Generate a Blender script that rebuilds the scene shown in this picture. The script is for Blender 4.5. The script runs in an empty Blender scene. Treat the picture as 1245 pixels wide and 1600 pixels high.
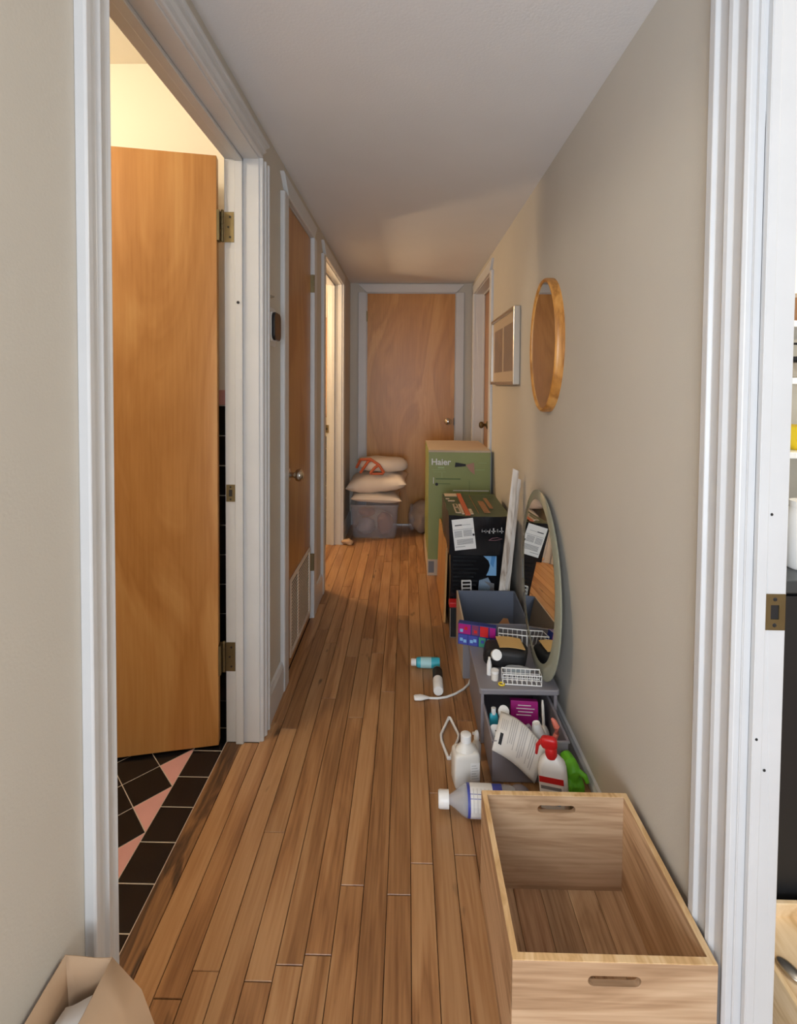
import bpy, bmesh, math, random
from math import pi, sin, cos, radians
from mathutils import Vector, Matrix, Euler, noise
random.seed(7)
C = bpy.context.scene.collection
sc = bpy.context.scene

# ------------------------------------------------------------------ camera
F, CX, CY = 770.0, 622.5, 623.0
cam = bpy.data.cameras.new('camera'); co = bpy.data.objects.new('camera', cam); C.objects.link(co)
cam.sensor_fit = 'HORIZONTAL'; cam.sensor_width = 36; cam.lens = F/1245*36
cam.shift_x = (622.5-CX)/1245; cam.shift_y = -(800-CY)/1245
cam.clip_start = 0.02
R = Matrix.Rotation(radians(1.0), 3, 'Z') @ Matrix.Rotation(pi/2-radians(1.72), 3, 'X') @ Matrix.Rotation(radians(0.4), 3, 'Z')
co.matrix_world = Matrix.Translation((0, 0, 1.24)) @ R.to_4x4()
sc.camera = co
# ------------------------------------------------------------------ light
sc.view_settings.view_transform = 'Standard'; sc.view_settings.look = 'None'
sc.view_settings.gamma = 1; sc.view_settings.exposure = 0.24; sc.view_settings.use_curve_mapping = False
w = bpy.data.worlds.new('world'); sc.world = w; w.use_nodes = True
w.node_tree.nodes['Background'].inputs[0].default_value = (.82, .90, 1, 1)
w.node_tree.nodes['Background'].inputs[1].default_value = 2.0

def lamp(name, kind, loc, power, color, size=.2, rot=(0, 0, 0), size_y=None):
    l = bpy.data.lights.new(name, kind); l.energy = power; l.color = color
    if kind == 'AREA':
        l.size = size
        if size_y: l.shape = 'RECTANGLE'; l.size_y = size_y
    else: l.shadow_soft_size = size
    o = bpy.data.objects.new(name, l); o.location = loc; o.rotation_euler = rot; C.objects.link(o)
    return o
lamp('window_light', 'AREA', (-.45, -1.5, 1.15), 42, (.84, .91, 1), 1.2, (radians(108), 0, radians(-18)), 1.3)
lamp('bathroom_lamp', 'POINT', (-1.35, 1.0, 2.1), 18, (1, .87, .68), .09)
lamp('second_bathroom_lamp', 'POINT', (-1.20, 3.45, 1.78), 36, (1, .72, .44), .06)
lamp('kitchen_lamp', 'POINT', (1.6, .75, 2.0), 26, (1, .95, .86), .12)

# ------------------------------------------------------------------ materials
def nt(name):
    m = bpy.data.materials.new(name); m.use_nodes = True
    n = m.node_tree.nodes; return m, n, m.node_tree.links, n['Principled BSDF']
def srgb(r, g, b):
    f = lambda c: (c/255/12.92) if c/255 <= .04045 else ((c/255+.055)/1.055)**2.4
    return (f(r), f(g), f(b), 1)
def plain(name, col, rough=.5, metal=0, bump=0, bscale=60, var=0, spec=.5, vscale=4):
    m, n, l, p = nt(name)
    p.inputs['Base Color'].default_value = col; p.inputs['Roughness'].default_value = rough
    p.inputs['Metallic'].default_value = metal; p.inputs['Specular IOR Level'].default_value = spec
    tc = n.new('ShaderNodeTexCoord')
    if var:
        nz = n.new('ShaderNodeTexNoise'); nz.inputs['Scale'].default_value = vscale; nz.inputs['Detail'].default_value = 5
        l.new(tc.outputs['Object'], nz.inputs['Vector'])
        r = n.new('ShaderNodeValToRGB'); r.color_ramp.elements[0].position = .3; r.color_ramp.elements[1].position = .7
        r.color_ramp.elements[0].color = tuple(c*(1-var) for c in col[:3])+(1,)
        r.color_ramp.elements[1].color = tuple(min(1, c*(1+var*.6)) for c in col[:3])+(1,)
        l.new(nz.outputs['Fac'], r.inputs['Fac']); l.new(r.outputs['Color'], p.inputs['Base Color'])
    if bump:
        nb = n.new('ShaderNodeTexNoise'); nb.inputs['Scale'].default_value = bscale; nb.inputs['Detail'].default_value = 4
        l.new(tc.outputs['Object'], nb.inputs['Vector'])
        b = n.new('ShaderNodeBump'); b.inputs['Strength'].default_value = bump; b.inputs['Distance'].default_value = .004
        l.new(nb.outputs['Fac'], b.inputs['Height']); l.new(b.outputs['Normal'], p.inputs['Normal'])
    return m
def wood(name, cols, axis='Z', big=5., stretch=.16, fine=90., rough=.4, rand=False, swirl=1.2, streak=.35, knots=0, hue=.0):
    """cols: dark, mid, light. axis = grain direction"""
    m, n, l, p = nt(name)
    p.inputs['Roughness'].default_value = rough
    tc = n.new('ShaderNodeTexCoord'); vec = tc.outputs['Object']
    if rand:
        oi = n.new('ShaderNodeObjectInfo'); mul = n.new('ShaderNodeVectorMath'); mul.operation = 'SCALE'
        cb = n.new('ShaderNodeCombineXYZ')
        for i in range(3): l.new(oi.outputs['Random'], cb.inputs[i])
        l.new(cb.outputs[0], mul.inputs[0]); mul.inputs['Scale'].default_value = 57.3
        ad = n.new('ShaderNodeVectorMath'); l.new(vec, ad.inputs[0]); l.new(mul.outputs[0], ad.inputs[1]); vec = ad.outputs[0]
    def mp(s):
        mm = n.new('ShaderNodeMapping'); v = [1., 1., 1.]; v['XYZ'.index(axis)] = s
        mm.inputs['Scale'].default_value = v; l.new(vec, mm.inputs['Vector']); return mm.outputs[0]
    a = n.new('ShaderNodeTexNoise'); a.inputs['Scale'].default_value = big; a.inputs['Detail'].default_value = 4
    a.inputs['Distortion'].default_value = swirl; l.new(mp(stretch), a.inputs['Vector'])
    wv = n.new('ShaderNodeMath'); wv.operation = 'MULTIPLY'; wv.inputs[1].default_value = 9.0; l.new(a.outputs['Fac'], wv.inputs[0])
    fr = n.new('ShaderNodeMath'); fr.operation = 'PINGPONG'; fr.inputs[1].default_value = 1.0; l.new(wv.outputs[0], fr.inputs[0])
    b = n.new('ShaderNodeTexNoise'); b.inputs['Scale'].default_value = fine; b.inputs['Detail'].default_value = 3
    l.new(mp(.04), b.inputs['Vector'])
    mx = n.new('ShaderNodeMath'); mx.operation = 'MULTIPLY_ADD'; mx.inputs[1].default_value = streak
    l.new(b.outputs['Fac'], mx.inputs[0])
    m2 = n.new('ShaderNodeMath'); m2.operation = 'MULTIPLY_ADD'; m2.inputs[1].default_value = .22; l.new(fr.outputs[0], m2.inputs[0])
    m3 = n.new('ShaderNodeMath'); m3.operation = 'MULTIPLY'; m3.inputs[1].default_value = .75; l.new(a.outputs['Fac'], m3.inputs[0])
    l.new(m3.outputs[0], m2.inputs[2]); l.new(m2.outputs[0], mx.inputs[2])
    r = n.new('ShaderNodeValToRGB'); e = r.color_ramp.elements
    lo, hi = .30+streak*.35, .62+streak*.6
    e[0].position = lo; e[0].color = cols[0]; e[1].position = hi; e[1].color = cols[2]
    k = e.new((lo+hi)/2); k.color = cols[1]
    l.new(mx.outputs[0], r.inputs['Fac']); out = r.outputs['Color']
    if knots:
        kn = n.new('ShaderNodeTexNoise'); kn.inputs['Scale'].default_value = 26; kn.inputs['Detail'].default_value = 2; l.new(mp(.28), kn.inputs['Vector'])
        kr = n.new('ShaderNodeValToRGB'); kr.color_ramp.elements[0].position = .69; kr.color_ramp.elements[1].position = .78
        kr.color_ramp.elements[0].color = (0, 0, 0, 1); kr.color_ramp.elements[1].color = (knots,)*3+(1,)
        l.new(kn.outputs['Fac'], kr.inputs['Fac'])
        mk = n.new('ShaderNodeMixRGB'); l.new(kr.outputs['Color'], mk.inputs['Fac']); l.new(out, mk.inputs[1]); mk.inputs[2].default_value = (.05, .022, .009, 1); out = mk.outputs[0]
    if rand:
        hs = n.new('ShaderNodeHueSaturation'); mr = n.new('ShaderNodeMapRange')
        mr.inputs['To Min'].default_value = .88; mr.inputs['To Max'].default_value = 1.08
        l.new(oi.outputs['Random'], mr.inputs['Value']); l.new(mr.outputs[0], hs.inputs['Value'])
        l.new(out, hs.inputs['Color']); out = hs.outputs[0]
    l.new(out, p.inputs['Base Color'])
    bp = n.new('ShaderNodeBump'); bp.inputs['Strength'].default_value = .12; bp.inputs['Distance'].default_value = .002
    l.new(b.outputs['Fac'], bp.inputs['Height']); l.new(bp.outputs['Normal'], p.inputs['Normal'])
    return m
def clear(name, col, alpha=.35, rough=.15):
    m, n, l, p = nt(name)
    p.inputs['Base Color'].default_value = col; p.inputs['Roughness'].default_value = rough; p.inputs['Alpha'].default_value = alpha
    return m

M = {}
M['wall'] = plain('wall_paint', srgb(194, 188, 177), .75, bump=.08, bscale=220, var=.035, vscale=2.2)
M['ceiling'] = plain('ceiling_paint', srgb(222, 220, 219), .85, bump=.12, bscale=150, var=.02)
M['trim'] = plain('trim_paint', srgb(200, 200, 200), .35, bump=.10, bscale=35, var=.03, vscale=9)
M['cream'] = plain('cream_paint', srgb(240, 232, 215), .7)
M['floor'] = wood('floor_oak', [srgb(122, 82, 50), srgb(160, 115, 74), srgb(178, 136, 94)], 'Y', 9, .10, 150, .36, rand=True, swirl=.9, streak=.5, knots=.8)
M['sill'] = wood('floor_worn_oak', [srgb(48, 34, 24), srgb(104, 72, 46), srgb(150, 108, 68)], 'Y', 16, .2, 100, .5, rand=True, swirl=1, streak=.5, knots=.8)
M['gapdark'] = plain('subfloor', srgb(34, 20, 12), .9)
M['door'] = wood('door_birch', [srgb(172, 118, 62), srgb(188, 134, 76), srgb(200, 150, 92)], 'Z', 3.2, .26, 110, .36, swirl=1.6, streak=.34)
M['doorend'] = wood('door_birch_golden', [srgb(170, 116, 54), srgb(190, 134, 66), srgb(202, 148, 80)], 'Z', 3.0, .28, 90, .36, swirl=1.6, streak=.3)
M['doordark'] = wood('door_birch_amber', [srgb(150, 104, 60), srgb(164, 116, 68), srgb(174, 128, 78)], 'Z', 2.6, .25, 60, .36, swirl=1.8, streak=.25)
M['crateX'] = wood('crate_wood_across', [srgb(150, 116, 84), srgb(184, 150, 116), srgb(204, 172, 138)], 'X', 10, .15, 140, .6, streak=.55)
M['crateY'] = wood('crate_wood_along', [srgb(142, 106, 74), srgb(182, 146, 110), srgb(204, 170, 134)], 'Y', 10, .15, 140, .6, rand=True, streak=.6)
M['crateY2'] = wood('crate_wood_dark_grain', [srgb(70, 45, 28), srgb(150, 106, 72), srgb(190, 150, 112)], 'Y', 12, .12, 120, .6, streak=.6)
M['crateedge'] = wood('crate_edge', [srgb(190, 148, 96), srgb(216, 178, 128), srgb(226, 194, 148)], 'Y', 20, .3, 140, .6)
M['kraft'] = plain('kraft_paper', srgb(186, 154, 122), .8, bump=.15, bscale=30, var=.06)
M['card'] = plain('cardboard', srgb(196, 176, 152), .8, var=.06)
M['brown'] = plain('brown_cardboard', srgb(150, 108, 72), .8, var=.08)
M['white'] = plain('white_plastic', srgb(232, 232, 230), .35)
M['paper'] = plain('white_paper', srgb(228, 226, 222), .8)
M['ink'] = plain('grey_print', srgb(120, 120, 122), .8)
M['inkl'] = plain('pale_print', srgb(188, 186, 184), .8)
M['inkd'] = plain('dark_print_and_shade', srgb(40, 40, 44), .8)
M['black'] = plain('black_gloss', srgb(20, 20, 23), .22, bump=.5, bscale=14)
M['blackm'] = plain('black_matt', srgb(22, 22, 24), .6)
M['green'] = plain('green_print', srgb(140, 148, 88), .5, var=.08)
M['greend'] = plain('dark_green_print', srgb(72, 84, 56), .45, bump=.3, bscale=18, var=.15)
M['orange'] = plain('orange_print', srgb(196, 98, 62), .5)
M['red'] = plain('red_plastic', srgb(196, 32, 34), .35)
M['coral'] = plain('coral_plastic', srgb(228, 128, 108), .4)
M['glove'] = plain('green_rubber', srgb(104, 186, 40), .45)
M['teal'] = plain('teal_plastic', srgb(60, 176, 196), .35)
M['tealight'] = plain('pale_teal_label', srgb(170, 214, 218), .5)
M['blue'] = plain('blue_print', srgb(62, 72, 160), .45)
M['navy'] = plain('navy_print', srgb(34, 48, 120), .4)
M['sky'] = plain('sky_blue_print', srgb(128, 178, 220), .4)
M['magenta'] = plain('magenta_print', srgb(160, 24, 118), .4)
M['plum'] = plain('plum_print', srgb(120, 52, 88), .45)
M['tgreen'] = plain('green_blue_print', srgb(60, 140, 112), .45)
M['yellow'] = plain('yellow_plastic', srgb(236, 204, 40), .4)
M['gold'] = plain('tan_card', srgb(196, 160, 100), .5)
M['slate'] = plain('slate_fabric', srgb(100, 108, 124), .8, bump=.1, bscale=200, var=.05)
M['grey'] = plain('grey_plastic', srgb(132, 129, 134), .45, var=.04)
M['greyt'] = clear('grey_translucent', srgb(158, 152, 158), .72, .35)
M['tote'] = clear('tote_plastic', srgb(196, 194, 204), .26, .22)
M['clear'] = clear('clear_plastic', srgb(215, 220, 224), .38, .08)
M['jug'] = plain('milky_plastic', srgb(218, 214, 206), .4)
M['bluegrey'] = plain('blue_grey_cloth', srgb(150, 158, 182), .8, var=.2, vscale=20)
M['pinkcloth'] = plain('dusty_pink_cloth', srgb(140, 100, 96), .8, var=.15, vscale=12)
M['pillow'] = plain('pillow_cotton', srgb(224, 210, 196), .8, bump=.25, bscale=12, var=.04)
M['greybag'] = plain('grey_bag', srgb(150, 132, 118), .7, bump=.5, bscale=10, var=.1)
M['chrome'] = plain('knob_steel', (.62, .58, .52, 1), .22, 1)
M['brass'] = plain('aged_brass', (.24, .19, .10, 1), .5, 1, bump=.2, bscale=60, var=.2)
M['silver'] = plain('silver_frame', (.55, .52, .47, 1), .3, 1)
M['mirror'] = plain('mirror_glass', (.86, .88, .87, 1), .01, 1)
M['bevel'] = plain('bevel_glass', srgb(142, 142, 124), .12)
M['goldframe'] = wood('gold_wood_frame', [srgb(150, 96, 40), srgb(190, 130, 62), srgb(205, 148, 78)], 'Z', 8, .3, 80, .35)
M['mat'] = plain('picture_mat', srgb(190, 168, 138), .7)
M['photo'] = plain('sepia_print', srgb(120, 88, 62), .5, var=.35, vscale=14)
M['tileb'] = plain('black_tile', srgb(22, 21, 24), .22, var=.2, vscale=6)
M['tilep'] = plain('pink_tile', srgb(222, 166, 160), .3, var=.06, vscale=10)
M['grout'] = plain('grout', srgb(206, 192, 176), .9)
M['white_old'] = wood('whitewashed_board', [srgb(120, 92, 70), srgb(200, 190, 178), srgb(222, 216, 208)], 'Z', 14, .2, 60, .6, streak=.35)
M['palewood'] = wood('pale_pine', [srgb(196, 160, 112), srgb(220, 190, 146), srgb(232, 206, 168)], 'Y', 12, .2, 90, .6)
M['vent'] = plain('vent_paint', srgb(214, 200, 184), .5)
M['counter'] = plain('dark_counter', srgb(60, 64, 66), .3)

# ------------------------------------------------------------------ mesh builder
class B:
    def __init__(s): s.bm = bmesh.new()
    def _f(s, vs, mat):
        try: f = s.bm.faces.new(vs); f.material_index = mat; return f
        except ValueError: return None
    def hexa(s, p, mat=0):           # 8 points: bottom 4 ccw, top 4 ccw
        v = [s.bm.verts.new(q) for q in p]
        for a in ((3, 2, 1, 0), (4, 5, 6, 7), (0, 1, 5, 4), (1, 2, 6, 5), (2, 3, 7, 6), (3, 0, 4, 7)): s._f([v[i] for i in a], mat)
        return s
    def box(s, x0, y0, z0, x1, y1, z1, mat=0, m=None):
        p = [(x0, y0, z0), (x1, y0, z0), (x1, y1, z0), (x0, y1, z0), (x0, y0, z1), (x1, y0, z1), (x1, y1, z1), (x0, y1, z1)]
        if m: p = [m @ Vector(q) for q in p]
        return s.hexa(p, mat)
    def loft(s, rings, mat=0, cap=True, closed=True, mats=None):
        rs = [[s.bm.verts.new(q) for q in r] for r in rings]; n = len(rs[0])
        for i in range(len(rs)-1):
            mm = mats[i] if mats else mat
            for j in range(n if closed else n-1):
                k = (j+1) % n; s._f([rs[i][j], rs[i][k], rs[i+1][k], rs[i+1][j]], mm)
        if cap and closed:
            s._f(rs[0][::-1], mats[0] if mats else mat); s._f(rs[-1], mats[-1] if mats else mat)
        return s
    def lathe(s, prof, seg=20, m=None, mat=0, mats=None, sx=1, sy=1, cap=True):
        m = m or Matrix.Identity(4)
        return s.loft([[m @ Vector((r*cos(2*pi*j/seg)*sx, r*sin(2*pi*j/seg)*sy, z)) for j in range(seg)] for r, z in prof], mat, cap, True, mats)
    def tube(s, pts, r, seg=8, mat=0, closed=False, flat=1):
        pts = [Vector(p) for p in pts]; n = len(pts); rings = []
        up = Vector((0, 0, 1)); 
        for i, p in enumerate(pts):
            if closed: t = pts[(i+1) % n]-pts[i-1]
            else: t = pts[min(i+1, n-1)]-pts[max(i-1, 0)]
            t.normalize(); a = up.cross(t)
            if a.length < .1: a = Vector((1, 0, 0)).cross(t)
            a.normalize(); b = t.cross(a)
            rr = r[i] if isinstance(r, (list, tuple)) else r
            rings.append([p+a*cos(2*pi*j/seg)*rr+b*sin(2*pi*j/seg)*rr*flat for j in range(seg)])
        if closed: rings.append(rings[0])
        if closed:
            vs = [[s.bm.verts.new(q) for q in r_] for r_ in rings[:-1]]; vs.append(vs[0])
            for i in range(len(vs)-1):
                for j in range(seg): s._f([vs[i][j], vs[i][(j+1) % seg], vs[i+1][(j+1) % seg], vs[i+1][j]], mat)
            return s
        return s.loft(rings, mat)
    def prism(s, poly, h, m=None, mat=0, side=None):   # poly in xy, extruded along z by h
        m = m or Matrix.Identity(4)
        a = [s.bm.verts.new(m @ Vector((x, y, 0))) for x, y in poly]; b = [s.bm.verts.new(m @ Vector((x, y, h))) for x, y in poly]
        n = len(poly); s._f(a[::-1], mat); s._f(b, mat)
        for i in range(n): s._f([a[i], a[(i+1) % n], b[(i+1) % n], b[i]], mat if side is None else side)
        return s
    def holed(s, outer, inners, h, m=None, mat=0):
        m = m or Matrix.Identity(4); es = []; tmp = bmesh.new()
        for loop in [outer]+inners:
            vs = [tmp.verts.new((x, y, 0)) for x, y in loop]
            for i in range(len(vs)): es.append(tmp.edges.new((vs[i], vs[(i+1) % len(vs)])))
        bmesh.ops.triangle_fill(tmp, use_beauty=True, use_dissolve=False, edges=es)
        tmp.verts.index_update(); base = [v.co.copy() for v in tmp.verts]
        tris = [[v.index for v in f.verts] for f in tmp.faces]
        edges = [[v.index for v in e.verts] for e in tmp.edges if len(e.link_faces) == 1]; tmp.free()
        a = [s.bm.verts.new(m @ Vector((c.x, c.y, 0))) for c in base]; b = [s.bm.verts.new(m @ Vector((c.x, c.y, h))) for c in base]
        for t in tris: s._f([a[i] for i in t][::-1], mat); s._f([b[i] for i in t], mat)
        for i, j in edges: s._f([a[i], a[j], b[j], b[i]], mat)
        return s
    def blob(s, c, r, mat=0, e=1.0, seg=24, rings=14, lump=0, ls=8, seed=0, rot=None, pinch=0):
        """superellipsoid; e<1 boxier"""
        sg = lambda v, q: math.copysign(abs(v)**q, v); rr = []
        rot = rot or Matrix.Identity(3)
        for i in range(rings+1):
            ph = -pi/2+pi*i/rings; ring = []
            for j in range(seg):
                th = 2*pi*j/seg
                v = Vector((r[0]*sg(cos(ph), .75 if pinch else e)*sg(cos(th), e), r[1]*sg(cos(ph), .75 if pinch else e)*sg(sin(th), e), r[2]*sg(sin(ph), 1.0 if pinch else e)))
                if lump: v *= 1+lump*noise.noise(Vector(v)*ls+Vector((seed*7.7, seed, 3)))
                ring.append(rot @ v+Vector(c))
            rr.append(ring)
        return s.loft(rr, mat)
    def grid(s, fn, nu, nv, mat=0):
        v = [[s.bm.verts.new(fn(i/nu, j/nv)) for j in range(nv+1)] for i in range(nu+1)]
        for i in range(nu):
            for j in range(nv): s._f([v[i][j], v[i+1][j], v[i+1][j+1], v[i][j+1]], mat)
        return s
    def build(s, name, mats, parent=None, bevel=0, smooth=False, solid=0, sub=0, seg=2, remesh=0):
        bmesh.ops.remove_doubles(s.bm, verts=s.bm.verts, dist=1e-6)
        bmesh.ops.recalc_face_normals(s.bm, faces=s.bm.faces)
        me = bpy.data.meshes.new(name); s.bm.to_mesh(me); s.bm.free()
        for q in (mats if isinstance(mats, (list, tuple)) else [mats]): me.materials.append(M[q] if isinstance(q, str) else q)
        if smooth:
            for p in me.polygons: p.use_smooth = True
            try: me.set_sharp_from_angle(angle=radians(42))
            except Exception: pass
        o = bpy.data.objects.new(name, me); C.objects.link(o)
        if parent: o.parent = parent
        if remesh:
            d = o.modifiers.new('r', 'REMESH'); d.mode = 'VOXEL'; d.voxel_size = remesh; d.use_smooth_shade = True
        if solid:
            d = o.modifiers.new('s', 'SOLIDIFY'); d.thickness = solid; d.offset = 0
        if bevel:
            d = o.modifiers.new('b', 'BEVEL'); d.width = bevel; d.segments = seg; d.limit_method = 'ANGLE'; d.angle_limit = radians(40)
        if sub:
            d = o.modifiers.new('u', 'SUBSURF'); d.levels = sub; d.render_levels = sub
        return o
def tag(o, label, cat, group=None):
    o['label'] = label; o['category'] = cat
    if group: o['group'] = group
    return o
def thing(name, label, cat, loc=(0, 0, 0), rot=(0, 0, 0), group=None):
    o = bpy.data.objects.new(name, None); C.objects.link(o); o.location = loc; o.rotation_euler = rot; o.empty_display_size = .05
    return tag(o, label, cat, group)
def struct(o, label=None):
    o['kind'] = 'structure'
    if label: o['label'] = label
    return o
def stuff(o): o['kind'] = 'stuff'; return o
def frame(origin, xd, yd):         # matrix with given x dir and (approx) y dir
    x = Vector(xd).normalized(); z = x.cross(Vector(yd)).normalized(); y = z.cross(x)
    m = Matrix((x, y, z)).transposed().to_4x4(); m.translation = Vector(origin); return m
def axis_m(origin, zd):            # matrix whose z points along zd
    q = Vector(zd).to_track_quat('Z', 'Y'); m = q.to_matrix().to_4x4(); m.translation = Vector(origin); return m
def text(s, name, size, mat, m, parent, extrude=.0004):
    cu = bpy.data.curves.new(name, 'FONT'); cu.body = s; cu.size = size; cu.extrude = extrude; cu.offset = size*.022
    t = bpy.data.objects.new('t', cu); C.objects.link(t); bpy.context.view_layer.update()
    me = bpy.data.meshes.new_from_object(t.evaluated_get(bpy.context.evaluated_depsgraph_get())); bpy.data.objects.remove(t)
    me.transform(m); me.materials.clear(); me.materials.append(M[mat])
    o = bpy.data.objects.new(name, me); C.objects.link(o); o.parent = parent; return o

# ================================================================== STRUCTURE
XL, XR, YB, ZC, TH = -.50, .560, 4.30, 2.112, .115
HD = 1.990
# left wall: openings (y0, y1) rough = jamb outer faces
L_open = [(.795, 1.672), (1.99, 2.575), (2.905, 3.765)]
b = B(); y = -.45
for y0, y1 in L_open:
    b.box(XL-TH, y, 0, XL, y0, 2.5); b.box(XL-TH, y0, HD+.018, XL, y1, 2.5); y = y1
b.box(XL-TH, y, 0, XL, YB+.1, 2.5)
struct(b.build('wall_left', 'wall'), 'beige painted hallway wall with three doorways on the left')
b = B(); b.box(XL, YB, 0, -.372, YB+.1, ZC+.02); b.box(.432, YB, 0, XR+.1, YB+.1, ZC+.02); b.box(-.372, YB, 2.045, .432, YB+.1, ZC+.02)
struct(b.build('wall_back', 'wall'), 'beige end wall of the hallway around the wooden door')
b = B()
b.box(XR, -.45, 0, XR+.1, -.15, 2.5); b.box(XR, -.15, 2.03, XR+.1, .80+.035, 2.5); b.box(XR, .835, 0, XR+.068, 3.22, 2.5); b.box(XR, 3.22, 0, XR+.1, 3.30, 2.5)
b.box(XR, 3.30, HD+.018, XR+.1, 4.135, 2.5); b.box(XR, 4.135, 0, XR+.1, YB+.1, 2.5)
struct(b.build('wall_right', 'wall'), 'long beige painted hallway wall on the right')
struct(B().box(XL-.02, -.45, ZC, XR+.02, YB+.02, ZC+.04).build('ceiling', 'ceiling'), 'low off-white hallway ceiling')

# --- hall floor with individual planks
fl = struct(B().box(-.62, -.45, -.05, XR+.06, YB+.06, -.0035).build('floor', 'gapdark'), 'narrow oak strip floor running the length of the hallway')
PW, G = .0578, .0014
plank_meshes = {}
def plank(x0, y0, x1, y1, mat='floor', parent=None, name='plank', z=0):
    w, h = round(x1-x0-G, 4), round(y1-y0-G*1.2, 3)
    k = (w, h, mat)
    if k not in plank_meshes:
        q = B(); e = .0009
        lo = [(0, 0, -.006), (w, 0, -.006), (w, h, -.006), (0, h, -.006)]
        mi = [(0, 0, -.0012), (w, 0, -.0012), (w, h, -.0012), (0, h, -.0012)]
        hi = [(e, e, 0), (w-e, e, 0), (w-e, h-e, 0), (e, h-e, 0)]
        q.loft([lo, mi, hi]); o = q.build(name, mat); plank_meshes[k] = o.data
    else:
        o = bpy.data.objects.new(name, plank_meshes[k]); C.objects.link(o)
    o.parent = parent or fl; o.location = (x0+G/2, y0+G/2, z); return o
joints = {}   # column index -> joint list measured from the photograph
X0 = XL-.002
ncol = int((XR-X0)/PW)+1
rj = random.Random(3)
known = {5: [1.03], 6: [1.18], 7: [1.95, 3.0], 8: [.86, 1.16, 2.6], 9: [1.24, 2.9], 10: [1.46, 3.2], 3: [.98, 1.9], 4: [1.01, 2.2]}
for c in range(ncol):
    x0 = X0+c*PW; x1 = min(x0+PW, XR+.004)
    if x1-x0 < .01: continue
    js = list(known.get(c, [])); y = 0
    cuts = [-.45]+sorted(js); yy = cuts[-1] if js else -.45+rj.uniform(.3, 1.0)
    if not js: cuts.append(yy)
    while True:
        yy += rj.uniform(.55, 1.25)
        if yy > YB-.25: break
        cuts.append(yy)
    cuts.append(YB+.02); cuts = sorted(cuts)
    for a, d in zip(cuts[:-1], cuts[1:]):
        if d-a > .05: plank(x0, a, x1, d)
# strips running into the doorways on the left
plank(X0-PW, .81, X0, 1.655); plank(X0-PW*1.95, .81, X0-PW, 1.655, 'sill', name='worn_plank')
# room floors seen through the doorways
f2 = struct(B().box(-2.3, 2.7, -.05, -.62, 4.4, -.0035).build('floor', 'gapdark'), 'strip floor of the room behind the far left doorway')
for i in range(12): plank(X0-PW*(i+1), 2.92, X0-PW*i, 3.75, parent=f2 if i > 1 else fl)
fb = struct(B().box(-2.3, .0, -.05, -.613, 1.8, -.0008).build('floor', 'grout'), 'black and pink tiled bathroom floor')
T = .1105
def tile(poly, mat, par=fb, name='tile', z0=-.004, z1=0.0):
    c = Vector((sum(p[0] for p in poly)/len(poly), sum(p[1] for p in poly)/len(poly)))
    g = .0016; q = B()
    def sh(k): 
        out = []
        for p in poly:
            d = Vector(p)-c; out.append((d.x*(1-k/d.length), d.y*(1-k/d.length)))
        return out
    q.loft([[(x, y_, z0) for x, y_ in sh(g)], [(x, y_, z1-.0008) for x, y_ in sh(g)], [(x, y_, z1) for x, y_ in sh(g*1.8)]])
    o = q.build(name, mat, par); o.location = (c.x, c.y, 0); return o
XB = -.712
yb = 1.061-T*6
while yb < 1.76:
    tile([(XB, yb), (-.6145, yb), (-.6145, yb+T), (XB, yb+T)], 'tileb'); yb += T
H = T*2**.5/2
# diagonal field; corners touch the border line, edge triangles are pink
k = -7
while True:
    yc = 1.466-2*H*0+k*2*H
    if yc > 1.9: break
    if yc-2*H > .1 and yc < 1.78: tile([(XB, yc-2*H+.001), (XB, yc), (XB-H, yc-H)], 'tilep', name='pink_tile')
    for r_ in range(5):
        xc = XB-H-r_*H; cy_ = yc if r_ % 2 == 0 else yc+H
        if .1 < cy_-H and cy_+H < 1.8:
            tile([(xc+H, cy_), (xc, cy_+H), (xc-H, cy_), (xc, cy_-H)], 'tileb')
    k += 1
# bathroom shell
b = B(); b.box(-2.35, 1.80, 0, -.50-TH, 1.9, 2.45); b.box(-2.35, -.1, 0, -2.25, 1.9, 2.45); b.box(-2.35, -.1, 0, -.50-TH, 0, 2.45)
wb = struct(b.build('wall_bathroom', 'cream'), 'cream bathroom wall seen above the open door')
struct(B().box(-2.35, -.1, 2.39, -.615, 1.9, 2.47).build('ceiling', 'cream'), 'cream bathroom ceiling')
for i in range(6):
    for j in range(11):
        x1 = -.618-i*T; o = B().box(-T+.0016, -.006, .0016, 0, 0, T-.0016).build('wall_tile', 'tileb', wb, bevel=.001, seg=1)
        o.location = (x1, 1.80, -.06+j*T)
    o = B().box(-T+.0016, -.008, 0, 0, 0, .055).build('pink_cap_tile', 'tilep', wb, bevel=.003); o.location = (-.618-i*T, 1.80, 1.158)
# second bathroom shell (far left doorway)
b = B(); b.box(-2.3, 4.35, 0, -.62, 4.45, 2.45); b.box(-2.4, 2.7, 0, -2.3, 4.45, 2.45); b.box(-2.3, 2.6, 0, -.615, 2.7, 2.45)
w2 = struct(b.build('wall_far_room', 'cream'), 'warmly lit wall of the room behind the far left doorway')
struct(B().box(-2.4, 2.6, 2.35, -.615, 4.45, 2.45).build('ceiling', 'cream'), 'ceiling of the far left room')
for j in range(7):
    for i in range(4):
        o = B().box(-T+.002, -.006, .002, 0, 0, T-.002).build('wall_tile', 'tileb', w2, bevel=.001, seg=1); o.location = (-.62-i*T, 4.35, j*T)
cb = thing('wall_cabinet', 'honey wooden cabinet glimpsed through the far left doorway', 'cabinet', (-.80, 4.345, .95))
B().box(-.16, -.16, 0, .16, 0, .85).build('body', 'doordark', cb, bevel=.004)
B().box(-.155, -.178, .01, .155, -.161, .84).build('door', 'door', cb, bevel=.003)
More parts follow.
